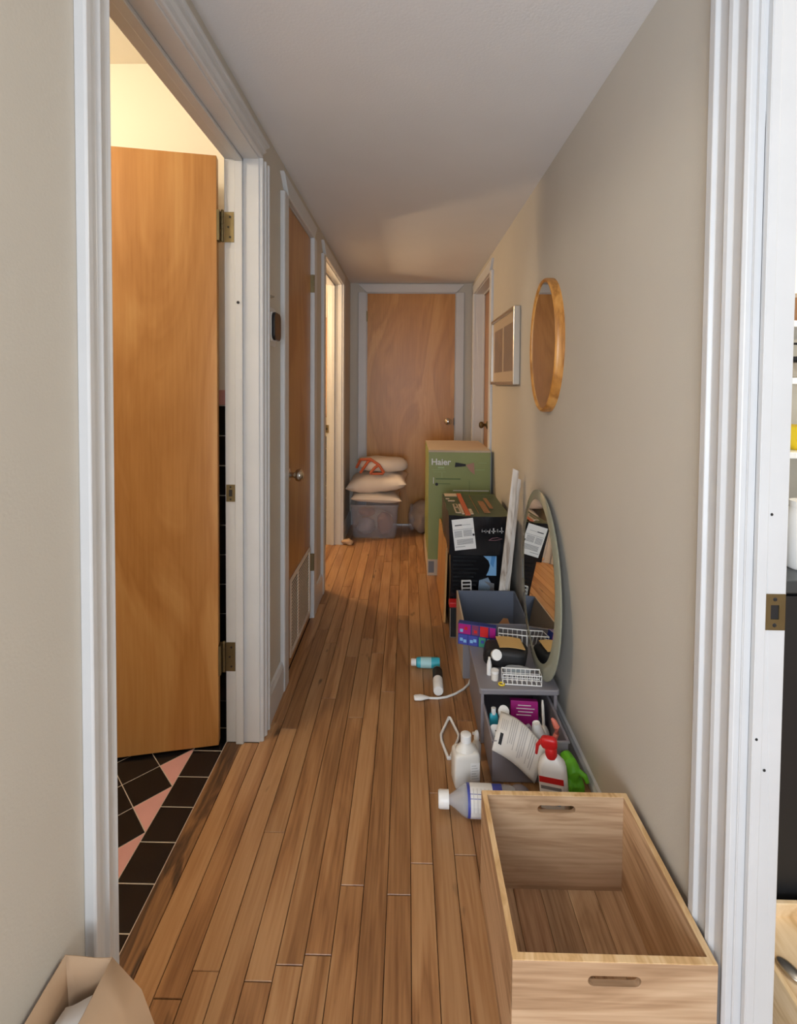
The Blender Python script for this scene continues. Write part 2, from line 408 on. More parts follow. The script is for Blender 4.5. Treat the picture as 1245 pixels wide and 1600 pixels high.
# closet and far right room are closed: backing
struct(B().box(-1.1, 1.96, 0, -.70, 2.6, 2.4).build('wall_closet', 'blackm'), 'dark closet behind the louvred-vent door')

# --- trim: casing profile (u across width from the opening outwards, v = projection)
def prof(w, fancy=True, t=.018):
    if fancy:
        return [(0, 0), (0, t*.55), (w*.06, t*.78), (w*.12, t*.6), (w*.16, t*.52), (w*.34, t*.52), (w*.40, t*.85), (w*.48, t*.95), (w*.55, t*.6), (w*.60, t*.58), (w*.78, t*.62), (w*.82, t), (w*.97, t), (w, t*.8), (w, 0)]
    return [(0, 0), (0, t*.8), (w*.05, t), (w*.93, t), (w, t*.85), (w, 0)]
def leg(b, side, yi, d, z0, z1, w, fancy, t=.018):
    """vertical casing leg. side L/R/B ; yi inner edge coordinate ; d=+1 outward in +axis"""
    r0, r1 = [], []
    for u, v in prof(w, fancy, t):
        if side == 'L': p = (XL+v, yi+d*u)
        elif side == 'R': p = (XR-v, yi+d*u)
        else: p = (yi+d*u, YB-v)
        r0.append((p[0], p[1], z0)); r1.append((p[0], p[1], z1))
    b.loft([r0, r1])
def head(b, side, ya, yb, z, w, fancy, t=.018):
    r0, r1 = [], []
    for u, v in prof(w, fancy, t):
        for yy, r in ((ya-u, r0), (yb+u, r1)):
            if side == 'L': r.append((XL+v, yy, z+u))
            elif side == 'R': r.append((XR-v, yy, z+u))
            else: r.append((yy, YB-v, z+u))
    b.loft([r0, r1])
def jambs(side, y0, y1, z, x0, x1, stop):
    q = B(); t = .018
    q.box(x0, y0-t, 0, x1, y0, z+t); q.box(x0, y1, 0, x1, y1+t, z+t); q.box(x0, y0, z, x1, y1, z+t)
    s0, s1 = stop
    q.box(s0, y0, 0, s1, y0+.011, z); q.box(s0, y1-.011, 0, s1, y1, z); q.box(s0, y0, z-.011, s1, y1, z)
    return q
def doorway(n, label, side, y0, y1, z, w, fancy, x0, x1, stop, wh=None):
    b = B(); leg(b, side, y0, -1, 0, z+.001, w, fancy); leg(b, side, y1, 1, 0, z+.001, w, fancy); head(b, side, y0, y1, z, wh or w, fancy)
    o = struct(b.build('trim_%d' % n, 'trim', bevel=.001, seg=1), label)
    jambs(side, y0+.004, y1-.004, z-.004, x0, x1, stop).build('door_jamb', 'trim', o, bevel=.0015, seg=1); return o
t1 = doorway(1, 'white fluted casing around the open bathroom doorway, nearest on the left', 'L', .812, 1.659, HD, .072, True, XL-TH, XL+.001, (-.578, -.552), .072)
t2 = doorway(2, 'white casing around the closet door in the left wall', 'L', 2.005, 2.560, HD, .070, False, XL-TH, XL+.001, (-.590, -.545), .075)
t3 = doorway(3, 'white casing around the farthest doorway in the left wall', 'L', 2.92, 3.750, HD, .070, False, XL-TH, XL+.001, (-.578, -.552), .075)
t5 = doorway(5, 'white casing of the doorway at the far end of the right wall', 'R', 3.318, 4.118, HD, .066, False, XR-.001, XR+.1, (.625, .64), .075)
t6 = doorway(6, 'wide white fluted casing at the near right edge of the hallway', 'R', -.13, .818, 2.03, .105, True, XR-.001, XR+.068, (.572, .588), .08)
b = B(); leg(b, 'B', -.357, -1, 0, 2.031, .072, False); leg(b, 'B', .417, 1, 0, 2.031, .072, False); head(b, 'B', -.357, .417, 2.03, .075, False)
t4 = struct(b.build('trim_4', 'trim', bevel=.001, seg=1), 'white casing around the wooden door in the end wall')
b = B(); b.box(-.370, YB-.001, 0, -.354, YB+.1, 2.045); b.box(.414, YB-.001, 0, .430, YB+.1, 2.045); b.box(-.37, YB-.001, 2.027, .43, YB+.1, 2.045)
b.build('door_jamb', 'trim', t4)
# corner trim strips and baseboards
def baseboard(n, segs, side, h):
    b = B()
    for y0, y1 in segs:
        r = []
        for yy in (y0, y1):
            pr = [(0, 0), (.014, 0), (.014, h*.82), (.010, h*.9), (.008, h*.97), (0, h)]
            r.append([((XL+u) if side == 'L' else (XR-u), yy, z) for u, z in pr])
        b.loft(r)
    return struct(b.build(n, 'trim'), 'white painted baseboard on the %s' % {'L': 'left', 'R': 'right'}[side])
baseboard('baseboard_left', [(-.45, .739), (1.732, 1.934), (2.631, 2.849), (3.821, YB)], 'L', .125)
baseboard('baseboard_right', [(.924, 3.251), (4.186, YB)], 'R', .085)
struct(B().box(.49, YB-.014, 0, XR-.015, YB, .125).box(XL+.015, YB-.014, 0, -.43, YB, .125).build('baseboard_back', 'trim'), 'white baseboard on the end wall')

# --- doors
def knob(parent, loc, d, mat='chrome', r=.026):
    """d = outward direction"""
    m = axis_m(loc, d)
    return B().lathe([(.0, 0), (.031, 0), (.031, .004), (.027, .009), (.012, .012), (.011, .028), (.014, .033), (.023, .038), (r+.001, .048), (r, .058), (.017, .066), (.0, .068)], 24, m).build('door_knob', mat, parent, smooth=True)
def hinge(parent, loc, size, ax, mat='brass'):
    """leaf plate (size w,h) at loc in plane; ax = 'Y' faces -Y, 'X' faces +X"""
    w, h = size; q = B()
    if ax == 'Y':
        q.box(-w, -.002, -h/2, 0, 0, h/2)
        for z in (-.035, 0, .035): q.lathe([(.0, 0), (.0035, 0), (.0035, .001), (0, .001)], 8, axis_m((-w*.4+(z == 0)*-.006, -.0022, z*h*9.5), (0, -1, 0)), mat=1)
        kx = (-w-.006, -.004)
    else:
        q.box(0, -w, -h/2, .002, 0, h/2); kx = (.006, 0)
    for i in range(5): q.lathe([(.0, 0), (.0055, 0), (.0055, h/5-.001), (0, h/5-.001)], 12, Matrix.Translation((kx[0], kx[1], -h/2+i*h/5)))
    q.lathe([(0, 0), (.006, .0), (.004, .006), (0, .007)], 10, Matrix.Translation((kx[0], kx[1], h/2)))
    o = q.build('hinge', [mat, 'blackm'], parent); o.location = loc; return o
# bathroom door, standing open
d1 = bpy.data.objects.new('door_1', None); C.objects.link(d1); d1.location = (-.631, 1.628, 0); d1.rotation_euler = (0, 0, radians(12))
struct(d1, 'honey birch slab door standing open into the bathroom')
B().box(-.80, 0, .008, 0, .034, 1.985).build('door_slab', 'door', d1, bevel=.002)
B().box(-.0, -.002, 1.71, .008, .03, 1.81).box(-.0, -.002, .25, .008, .03, .35).build('hinge_leaf', 'brass', d1)
hinge(t1, (-.583, 1.655, 1.760), (.032, .10), 'Y'); hinge(t1, (-.583, 1.655, .300), (.032, .10), 'Y')
def strike(parent, loc, ax, w=.03, h=.058):
    q = B()
    a, c = w/2, h/2; ia, ic = w*.2, h*.2
    m = frame(loc, (1, 0, 0), (0, 0, 1))
    q.holed([(-a, -c), (a, -c), (a, c), (-a, c)], [[(-ia, -ic), (ia, -ic), (ia, ic), (-ia, ic)]], .002, m)
    q.box(-ia, -ic, -.0005, ia, ic, .0003, 1, m)
    for z in (-c*.72, c*.72): q.lathe([(0, .002), (.0035, .002), (.0025, .0032), (0, .0033)], 8, m @ Matrix.Translation((0, z, 0)), 1)
    return q.build('strike_plate', ['brass', 'blackm'], parent)
strike(t1, (-.597, 1.655, .865), 'Y')
B().lathe([(0, 0), (.005, 0), (.005, .002), (0, .002)], 10, axis_m((-.566, 1.6435, 1.508), (0, -1, 0))).build('screw_hole', 'blackm', t1)
strike(t3, (-.612, 3.746, .893), 'Y', .03, .06)
strike(t6, (.6085, .814, .868), 'Y', .034, .060)
for x, z, yy in ((.578, .66, .803), (.600, .60, .8135), (.600, 1.03, .8135)):
    B().lathe([(0, 0), (.0025, 0), (.0018, .001), (0, .001)], 8, axis_m((x, yy, z), (0, -1, 0))).build('nail_head', 'blackm', t6)
# closet door
d2 = bpy.data.objects.new('door_2', None); C.objects.link(d2); d2.location = (-.503, 2.011, 0); struct(d2, 'brown birch closet door with vent grille and round knob, closed')
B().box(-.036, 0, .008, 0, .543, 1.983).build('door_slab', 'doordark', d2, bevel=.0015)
knob(d2, (0, .052, .852), (1, 0, 0))
for z in (1.755, .30): 
    q = B().box(-.001, .541, z-.045, .014, .553, z+.045)
    for i in range(3): q.lathe([(.0, 0), (.005, 0), (.005, .029), (0, .029)], 10, Matrix.Translation((.016, .548, z-.045+i*.0305)))
    q.build('hinge', 'brass', d2)
vg = thing('vent_grille', 'cream louvred vent grille set low in the closet door', 'vent', (-.5028, 2.098, .045))
W_, H_ = .425, .345
q = B(); e = .018
q.holed([(0, 0), (W_, 0), (W_, H_), (0, H_)], [[(e, e), (W_-e, e), (W_-e, H_-e), (e, H_-e)]], .007, frame((0, 0, 0), (0, 1, 0), (0, 0, 1)))
q.build('grille_frame', 'vent', vg, bevel=.002)
lv = None
for i in range(21):
    z = e+(H_-2*e)*(i+.5)/21
    if lv is None:
        lv = B().hexa([(.0006, e, -.0028), (.0016, e, -.0034), (.0016, W_-e, -.0034), (.0006, W_-e, -.0028), (.0006, e, .0032), (.0016, e, .0022), (.0016, W_-e, .0022), (.0006, W_-e, .0032)]).build('louvre', 'vent', vg); o = lv
    else: o = lv.copy(); C.objects.link(o); o.parent = vg
    o.location = (0, 0, z)
B().box(.0005, W_*.36, e, .0040, W_*.40, H_-e).build('mullion', 'vent', vg)
B().box(-.0002, e, e, .0004, W_-e, H_-e).build('gap_shade_plate', 'inkd', vg)  # dark sheet: shade between the louvres is put into its colour
# end door
d3 = bpy.data.objects.new('door_3', None); C.objects.link(d3); d3.location = (-.352, YB+.006, 0); struct(d3, 'honey birch slab door closing the end of the hallway')
B().box(0, 0, .008, .764, .034, 2.024).build('door_slab', 'doorend', d3, bevel=.0015)
knob(d3, (.708, 0, .917), (0, -1, 0)); B().box(.758, -.006, .885, .764, .002, .945).build('latch_plate', 'blackm', d3)
B().box(-.006, -.012, 1.78, .004, .002, 1.87).build('hinge', 'brass', d3)
# far right door
d4 = bpy.data.objects.new('door_4', None); C.objects.link(d4); d4.location = (.6415, 3.325, 0); struct(d4, 'brown birch door recessed in the far end of the right wall')
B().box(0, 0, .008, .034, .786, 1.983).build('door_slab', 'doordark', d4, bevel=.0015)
knob(d4, (0, .60, .918), (-1, 0, 0), 'brass')
B().box(-.008, .30, 1.885, .0, .32, 1.93).build('coat_hook', 'brass', d4)

# --- hall fittings
th = thing('thermostat', 'round-cornered thermostat with black glass face on a white wall plate', 'thermostat', (XL, 1.80, 1.445))
def rrect(w, h, r, n=5):
    out = []
    for cx, cy, a0 in ((w-r, h-r, 0), (-w+r, h-r, 90), (-w+r, -h+r, 180), (w-r, -h+r, 270)):
        for i in range(n+1): a = radians(a0+90*i/n); out.append((cx+r*cos(a), cy+r*sin(a)))
    return out
mt = frame((0, 0, 0), (0, 1, 0), (0, 0, 1))
B().prism(rrect(.058, .070, .012), .003, mt).build('wall_plate', 'trim', th, bevel=.001)
B().prism(rrect(.046, .052, .022), .012, mt @ Matrix.Translation((0, 0, .003))).build('base', 'white', th, bevel=.003)
B().prism(rrect(.045, .051, .022), .012, mt @ Matrix.Translation((0, 0, .015))).build('glass_face', 'black', th, bevel=.004)
cl = thing('wall_hook', 'tiny metal screw hook on the wall above the thermostat', 'hook', (XL, 1.80, 1.555))
B().lathe([(0, 0), (.006, 0), (.006, .004), (.003, .006), (.003, .014), (0, .015)], 10, axis_m((0, 0, 0), (1, 0, 0))).build('screw', 'silver', cl, smooth=True)

# picture frame on the right wall
pf = thing('picture_frame', 'silver framed picture with two brown prints hanging on right wall', 'picture', (XR, 2.80, 1.437))
mw = frame((0, 0, 0), (0, -1, 0), (0, 0, 1))      # local z -> -X
W2, H2, fr = .335, .197, .016
q = B(); q.holed([(-W2, -H2), (W2, -H2), (W2, H2), (-W2, H2)], [[(-W2+fr, -H2+fr), (W2-fr, -H2+fr), (W2-fr, H2-fr), (-W2+fr, H2-fr)]], .034, mw)
q.build('frame', 'silver', pf, bevel=.003)
B().box(-W2+fr, -H2+fr, .005, W2-fr, H2-fr, .020, 0, mw).build('mat_board', 'mat', pf)
for x in (-.145, .145): B().box(x-.125, -.125, .020, x+.125, .125, .0212, 0, mw).build('print', 'photo', pf)
B().box(-W2+fr, -H2+fr, .0225, W2-fr, H2-fr, .0245, 0, mw).build('glazing', clear('picture_glass', (.9, .9, .9, 1), .10, .03), pf)
# hanging oval mirror
om = thing('oval_mirror', 'hanging oval mirror in a golden wooden frame on right wall', 'mirror', (XR, 1.955, 1.395))
def ell(a, c, n=56): return [(a*cos(2*pi*i/n), c*sin(2*pi*i/n)) for i in range(n)]
q = B(); n = 56; rings = []
for s_, z in ((1.0, 0), (1.0, .020), (.99, .030), (.965, .034), (.935, .033), (.918, .030), (.916, .014)):
    rings.append([mw @ Vector((.188*s_*cos(2*pi*i/n), .262*(1-(1-s_)*.72)*sin(2*pi*i/n), z)) for i in range(n)])
q.loft(rings, cap=False).build('frame', 'goldframe', om, smooth=True)
B().prism(ell(.1735, .247), .006, mw @ Matrix.Translation((0, 0, .022))).build('mirror_glass', 'mirror', om)

# ================================================================== CRATE
cr = thing('wooden_crate', 'open pale wooden crate with slot handles on the floor in the foreground', 'crate', (.365, 1.003, 0))
w_, d_, h_, t_ = .176, .178, .246, .012
def slot(cx, cy, a, r, n=6):
    return [(cx+a+r*cos(radians(-90+180*i/n)), cy+r*sin(radians(-90+180*i/n))) for i in range(n+1)]+[(cx-a+r*cos(radians(90+180*i/n)), cy+r*sin(radians(90+180*i/n))) for i in range(n+1)]
for s_ in (-1, 1):
    m = frame((0, s_*(d_-t_) if s_ > 0 else -d_, 0), (1, 0, 0), (0, 0, 1)) @ Matrix.Translation((0, 0, -t_))
    q = B(); q.holed([(-w_, 0), (w_, 0), (w_, h_), (-w_, h_)], [slot(0 if s_ < 0 else .004, .213, .036, .0095)], t_, m)
    q.build('end_panel', ['crateX'], cr, bevel=.001, seg=2)
for s_ in (-1, 1):
    x0 = -w_ if s_ < 0 else w_-t_
    B().box(x0, -d_+t_, 0, x0+t_, d_-t_, h_).build('side_panel', 'crateY', cr, bevel=.001)
bw = (2*w_-2*t_)/5
for i, mm in enumerate(['crateY', 'crateY2', 'crateY', 'crateY', 'crateY']):
    B().box(-w_+t_+i*bw+.0004, -d_+t_, .004, -w_+t_+(i+1)*bw-.0004, d_-t_, .014).build('bottom_board', mm, cr, bevel=.0006, seg=1)
q = B(); e = .0006
q.holed([(-w_+e, -d_+e), (w_-e, -d_+e), (w_-e, d_-e), (-w_+e, d_-e)], [[(-w_+t_, -d_+t_), (w_-t_, -d_+t_), (w_-t_, d_-t_), (-w_+t_, d_-t_)]], .0016, Matrix.Translation((0, 0, h_)))
q.build('rim', 'crateedge', cr)

# ================================================================== PAPER BAG
bg = thing('paper_bag', 'open brown kraft paper bag standing in the lower left corner', 'bag', (-.405, .545, 0))
def ringrect(x0, x1, y0, y1, z, amp=0, sd=0, n=8):
    pts = []
    for k in range(4):
        a = [(x0, y0), (x1, y0), (x1, y1), (x0, y1)][k]; c = [(x1, y0), (x1, y1), (x0, y1), (x0, y0)][k]
        for i in range(n):
            u = i/n; x = a[0]+(c[0]-a[0])*u; yv = a[1]+(c[1]-a[1])*u
            nz = noise.noise(Vector((x*14, yv*14, z*7+sd)))*amp
            pts.append((x+nz*(1 if k in (1, 3) else .2), yv+nz*(1 if k in (0, 2) else .2), z+nz*.5))
    return pts
q = B(); q.loft([ringrect(-.085, .055, -.13, .14, .001), ringrect(-.085, .055, -.13, .14, .16, .005), ringrect(-.086, .050, -.13, .145, .27, .006), ringrect(-.088, .022, -.13, .142, .35, .006, 2), ringrect(-.087, -.018, -.125, .142, .403, .004, 3)], cap=False)
q.build('bag_body', 'kraft', bg, solid=.0016, smooth=True)
B().box(-.083, -.128, .001, .053, .138, .004).build('bag_base', 'kraft', bg)
wp = thing('folded_paper', 'folded white paper lying inside the brown paper bag', 'paper', (-.452, .565, .085))
for i, (dx, rz) in enumerate(((0, .1), (.004, -.12))):
    B().grid(lambda u, v: Vector((-.030+.058*u+dx, -.1+.2*v, .27+.012*sin(u*3+v*4+i)+.008*i)), 6, 8).build('sheet', 'paper', wp, solid=.001, smooth=True)

# ================================================================== BOTTLES ON FLOOR
def bottle(name, label, base, axis, prof_, mats, parts, group=None, sx=1, sy=1, roll=0):
    """parts: list of (partname, material, profile, sx, sy)"""
    m = axis_m((0, 0, 0), axis) @ Matrix.Rotation(roll, 4, 'Z')
    t = thing(name, label, 'bottle', base, group=group)
    for pn, mat, pr, a, c in parts: B().lathe(pr, 24, m, sx=a, sy=c).build(pn, mat, t, smooth=True)
    return t
t = bottle('plastic_bottle', 'clear bottle with white cap and blue label lying sideways behind the crate', (.103, 1.392, .0415), (1, -.03, 0), None, None, [
    ('cap', 'white', [(0, -.004), (.021, -.004), (.023, 0), (.023, .026), (.0, .026)], 1, 1),
    ('body', 'clear', [(.012, .022), (.013, .030), (.020, .042), (.034, .062), (.0405, .075), (.0405, .205), (.036, .215), (0, .217)], 1, 1),
    ('label', 'blue', [(.0409, .078), (.0409, .178)], 1, 1)])
q = B(); m = axis_m((0, 0, 0), (1, -.03, 0))
q.loft([[m @ Vector((.0413*cos(a), .0413*sin(a), z)) for a in [pi*.5+pi*i/12*1.2-.6+pi*.0 for i in range(-3, 13)]] for z in (.086, .150)], closed=False)
q.build('label_panel', 'paper', t)
q = B()
for i in range(5):
    q.loft([[m @ Vector((.0416*cos(a), .0416*sin(a), z)) for a in [pi*.55+pi*j/12*.7 for j in range(9)]] for z in (.094+i*.011, .0955+i*.011)], closed=False)
q.build('label_print', 'inkl', t)
t = thing('plastic_jug', 'milky white plastic bottle standing on the floor left of the grey drawer', 'bottle', (.190, 1.50, 0), (0, 0, radians(8)))
B().blob((0, 0, .056), (.041, .030, .056), e=.28).build('body', 'jug', t, smooth=True)
B().lathe([(.038, 0), (.033, .014), (.022, .026), (.014, .034), (.013, .040)], 24, Matrix.Translation((0, 0, .098)), sy=.74).build('shoulder', 'jug', t, smooth=True)
B().lathe([(0, 0), (.0165, 0), (.0165, .020), (.014, .022), (0, .022)], 24, Matrix.Translation((0, 0, .136))).build('cap', 'white', t, smooth=True)
B().box(.008, -.0306, .03, .036, -.0298, .085).build('label', 'paper', t)
q = B(); [q.box(.011, -.0312, .036+i*.008, .033-(i % 3)*.004, -.0307, .0385+i*.008) for i in range(6)]; q.build('label_print', 'inkl', t)
t = thing('plastic_loop', 'white plastic loop lying on floor left of the milky bottle', 'frame', (.15, 1.67, .007))
q = B(); q.tube([(-.022, .0, 0), (-.022, .03, 0), (.012, .115, 0.003), (.018, .113, 0.003), (.040, .03, 0), (.036, .01, .0), (.0, -.078, 0), (-.006, -.078, 0)], .0048, 8, closed=True, flat=1.3)
q.build('loop', 'white', t, smooth=True)
t = thing('spray_bottle', 'small white spray bottle standing against the grey drawer unit', 'bottle', (.238, 1.60, 0))
B().lathe([(0, 0), (.015, 0), (.0155, .004), (.0155, .05), (.008, .066), (.008, .072)], 18).build('body', 'jug', t, smooth=True)
B().lathe([(0, .07), (.0095, .07), (.0085, .085), (.005, .095), (0, .096)], 14).box(-.014, -.003, .084, 0, .003, .09).build('nozzle', 'white', t)
t = bottle('shampoo_bottle', 'teal bottle with white cap lying sideways on the floorboards', (.026, 2.125, .022), (1, -.02, 0), None, None, [
    ('cap', 'white', [(0, 0), (.013, 0), (.0145, .003), (.0145, .022), (0, .022)], 1, 1),
    ('body', 'teal', [(.014, .022), (.020, .026), (.022, .034), (.022, .118), (.020, .125), (0, .126)], 1, 1),
    ('label', 'tealight', [(.0222, .042), (.0222, .088)], 1, 1)])
t = bottle('lotion_bottle', 'white bottle with black band lying with its cap towards the camera', (.133, 1.925, .0205), (.03, 1, 0), None, None, [
    ('cap', 'white', [(0, 0), (.018, 0), (.0205, .004), (.0205, .036), (0, .036)], 1, 1),
    ('body', 'white', [(.019, .036), (.0205, .04), (.0205, .14), (.012, .152), (0, .154)], 1, 1),
    ('label', 'blackm', [(.0208, .075), (.0208, .138)], 1, 1)])
t = thing('power_cord', 'white extension cord with flat plug lying on the floorboards', 'cord', (0, 0, 0))
q = B()
cp = [(.095, 1.905, .0055), (.13, 1.905, .0048), (.165, 1.915, .0045), (.20, 1.935, .0045), (.235, 1.965, .0045), (.262, 2.0, .0045), (.272, 2.03, .0045)]
pts = []
for i in range(len(cp)-1):
    a, c = Vector(cp[i]), Vector(cp[i+1])
    pts += [a.lerp(c, k/3) for k in range(3)]
pts.append(Vector(cp[-1])); q.tube(pts, .0044, 8).build('cable', 'white', t, smooth=True)
q = B(); q.tube([(.036, 1.898, .010), (.042, 1.899, .010), (.062, 1.901, .010), (.08, 1.903, .009), (.097, 1.905, .0065)], [.012, .0155, .0165, .011, .005], 12, flat=.55).build('plug', 'white', t, smooth=True)

# ================================================================== DRAWER UNIT
du = thing('drawer_unit', 'low grey plastic drawer unit with its drawer pulled open, by the right wall', 'drawers', (0, 0, 0))
B().prism([(x+.393, y_+1.816) for x, y_ in rrect(.138, .152, .012)], .020, Matrix.Translation((0, 0, .176))).build('top', 'grey', du, bevel=.004)
B().box(.262, 1.675, 0, .268, 1.965, .176).box(.262, 1.672, 0, .273, 1.684, .176).build('side_panel', 'greyt', du, bevel=.002)
B().box(.518, 1.675, 0, .524, 1.965, .176).box(.513, 1.672, 0, .524, 1.684, .176).build('side_panel', 'greyt', du, bevel=.002)
B().box(.268, 1.958, 0, .518, 1.965, .176).build('back_panel', 'greyt', du)
dr = B(); z0 = .006
def wallq(p0, p1, z0, z1, t, mat=0):
    a, c = Vector(p0), Vector(p1); n_ = Vector((-(c-a).y, (c-a).x)).normalized()*t/2
    dr.hexa([(a.x-n_.x, a.y-n_.y, z0), (c.x-n_.x, c.y-n_.y, z0), (c.x+n_.x, c.y+n_.y, z0), (a.x+n_.x, a.y+n_.y, z0), (a.x-n_.x, a.y-n_.y, z1), (c.x-n_.x, c.y-n_.y, z1), (c.x+n_.x, c.y+n_.y, z1), (a.x+n_.x, a.y+n_.y, z1)], mat)
wallq((.275, 1.505), (.275, 1.93), z0, .137, .004); wallq((.505, 1.505), (.505, 1.93), z0, .137, .004)
wallq((.275, 1.93), (.505, 1.93), z0, .137, .004); wallq((.273, 1.505), (.507, 1.505), z0, .137, .005)
dr.box(.273, 1.503, .003, .507, 1.932, .007)
dr.box(.270, 1.497, .133, .510, 1.505, .139).box(.269, 1.497, .133, .275, 1.93, .139).box(.505, 1.497, .133, .511, 1.93, .139)
dr.build('drawer', 'greyt', du, bevel=.0015)

# --- things in the drawer
t = thing('small_bottle', 'light blue flat bottle at the left of the open drawer', 'bottle', (.300, 1.622, .030), (radians(-8), 0, 0))
B().blob((0, 0, .055), (.016, .009, .05), e=.5).build('body', 'teal', t, smooth=True); B().lathe([(0, .10), (.008, .10), (.008, .12), (0, .12)], 14).build('cap', 'white', t)
t = thing('capped_bottle', 'grey bottle with broad round white cap in the drawer', 'bottle', (.330, 1.628, .022))
B().lathe([(0, 0), (.017, 0), (.018, .09), (.012, .11), (.012, .118)], 18).build('body', 'greyt', t, smooth=True)
B().lathe([(0, .0), (.0175, 0), (.0185, .006), (.0175, .018), (0, .02)], 22, axis_m((0, -.002, .118), (0, -.6, .8))).build('cap', 'white', t, smooth=True)
t = thing('pump_bottle', 'small white pump bottle with blue band in the drawer', 'bottle', (.330, 1.578, .014))
B().lathe([(0, 0), (.012, 0), (.013, .07), (.006, .085), (.006, .09)], 16).build('body', 'teal', t, smooth=True)
B().lathe([(0, .085), (.010, .085), (.011, .108), (.006, .118), (.006, .125), (0, .125)], 14).box(-.012, -.003, .12, .002, .003, .126).build('pump', 'white', t, smooth=True)
t = thing('dropper_bottle', 'white squeeze bottle with orange label leaning in drawer', 'bottle', (.355, 1.590, .016), (radians(15), radians(14), 0))
B().lathe([(0, 0), (.015, 0), (.016, .075), (.009, .09), (.009, .1)], 18).build('body', 'white', t, smooth=True)
B().lathe([(.0165, .05), (.0166, .066)], 18, cap=False).build('label', 'coral', t); B().lathe([(0, .10), (.012, .10), (.012, .118), (.003, .128), (0, .128)], 16).build('cap', 'white', t, smooth=True)
t = thing('magenta_box', 'magenta cardboard box standing at the back of the open drawer', 'box', (.410, 1.655, .012), (radians(-12), 0, radians(-4)))
B().box(-.046, -.012, 0, .046, .012, .140).build('carton', 'magenta', t, bevel=.001)
q = B(); [q.box(-.028+.006*(i % 2), -.0126, .095+i*.010, .022+.006*(i % 3), -.0121, .0975+i*.010) for i in range(4)]; q.build('print', 'paper', t)
t = thing('clear_pouch', 'clear crumpled plastic pouch beside the magenta box', 'pouch', (.402, 1.580, .022))
B().blob((0, 0, .055), (.028, .02, .052), e=1.1, lump=.35, ls=30).build('film', 'clear', t, smooth=True)
t = thing('long_neck_bottle', 'white bottle with long thin neck at the right of the drawer', 'bottle', (.462, 1.590, .012), (radians(-14), 0, 0))
B().lathe([(0, 0), (.018, 0), (.019, .06), (.017, .08), (.010, .095), (.005, .10), (.0045, .16), (.003, .175), (0, .175)], 18).build('body', 'jug', t, smooth=True)
t = thing('plastic_card', 'small white plastic card with rounded corner lying in the drawer', 'panel', (.322, 1.548, .122), (radians(38), 0, radians(-4)))
B().prism(rrect(.046, .026, .010), .004).build('plate', 'white', t, bevel=.001)
for p in ((-.03, .008), (-.033, -.008), (.018, -.004)): B().lathe([(0, 0), (.002, 0), (0, .001)], 8, Matrix.Translation((p[0], p[1], .0042))).build('screw', 'inkd', t)
t = thing('cleaner_bottle', 'blue bottle with wide white cap behind the paper sheet', 'bottle', (.452, 1.552, .010), (0, radians(-12), 0))
B().lathe([(0, 0), (.021, 0), (.021, .10), (.016, .112)], 20).build('body', plain('deep_blue_plastic', srgb(30, 120, 176), .4), t, smooth=True)
B().lathe([(0, .10), (.0235, .10), (.021, .115), (.013, .150), (.012, .153), (.009, .150), (0, .150)], 22).build('cap', 'white', t, smooth=True)
t = thing('scrub_brush', 'coral pink scrub brush sticking out of the drawer', 'brush', (.478, 1.535, .0))
B().tube([(-.010, 0, .08), (-.006, .002, .115), (.004, .004, .135), (.004, .006, .155), (-.004, .008, .172), (-.010, .01, .18)], [.008, .009, .008, .010, .008, .004], 10).build('grip', 'coral', t, smooth=True)

# --- spray bottle in front, sheet, glove
t = thing('trigger_bottle', 'white cleaner bottle with red trigger head standing behind the crate', 'bottle', (.444, 1.415, 0), (radians(3), radians(-5), radians(-20))); t.scale = (.92, .92, .80)
B().loft([[(x*s_, y_*s_, z) for x, y_ in rrect(.044, .026, .018)] for s_, z in ((.92, .0), (1, .006), (1, .13), (.98, .158), (.88, .180), (.55, .200), (.38, .206))]).build('body', 'white', t, smooth=True)
q = B(); q.box(-.040, -.0268, .02, .030, -.0262, .135, 0); q.box(-.040, -.0274, .120, .034, -.0268, .142, 1); q.box(-.036, -.0274, .096, .026, -.0268, .108, 2); q.box(-.036, -.0274, .04, .02, -.0268, .078, 3)
q.build('label', ['paper', 'red', 'ink', 'sky'], t)
B().lathe([(0, .20), (.018, .20), (.019, .225), (.015, .235), (0, .236)], 18).blob((-.004, 0, .25), (.026, .013, .022), e=.6).tube([(-.026, 0, .255), (-.04, 0, .235), (-.046, 0, .20)], [.007, .006, .004], 8).build('trigger_head', 'red', t, smooth=True)
def sheet(u, v):
    a, c, d, e_ = Vector((.318, 1.605, .160)), Vector((.268, 1.483, .120)), Vector((.392, 1.455, .040)), Vector((.432, 1.470, .132))
    p = a.lerp(e_, v).lerp(c.lerp(d, v), u); p.z += .022*sin(pi*v)*(1-.5*u)+.020*sin(pi*min(1, u*1.0)); p.y -= .012*sin(pi*u)
    return p
t = thing('printed_sheet', 'curled white leaflet of small print leaning on the open drawer', 'paper', (0, 0, 0))
B().grid(sheet, 12, 12).build('sheet', 'paper', t, solid=.0006, smooth=True)
q = B(); rr = random.Random(5)
for i in range(15):
    v0 = .28+i*.042; 
    if i % 5 == 4: continue
    u0, u1 = .06+rr.uniform(0, .03), .90-rr.uniform(0, .2)
    q.grid(lambda a, c, v0=v0, u0=u0, u1=u1: sheet(u0+(u1-u0)*a, v0+.016*c)+Vector((0, -.0007, .0012)), 10, 1, 0)
for i in range(4): q.grid(lambda a, c, i=i: sheet(.22+.3*a, .08+.04*i+.012*c)+Vector((0, -.0007, .0012)), 5, 1, 0)
q.grid(lambda a, c: sheet(.60+.24*a, .10+.07*c)+Vector((0, -.0007, .0012)), 3, 2, 1)
q.build('print', ['inkl', 'inkd'], t)
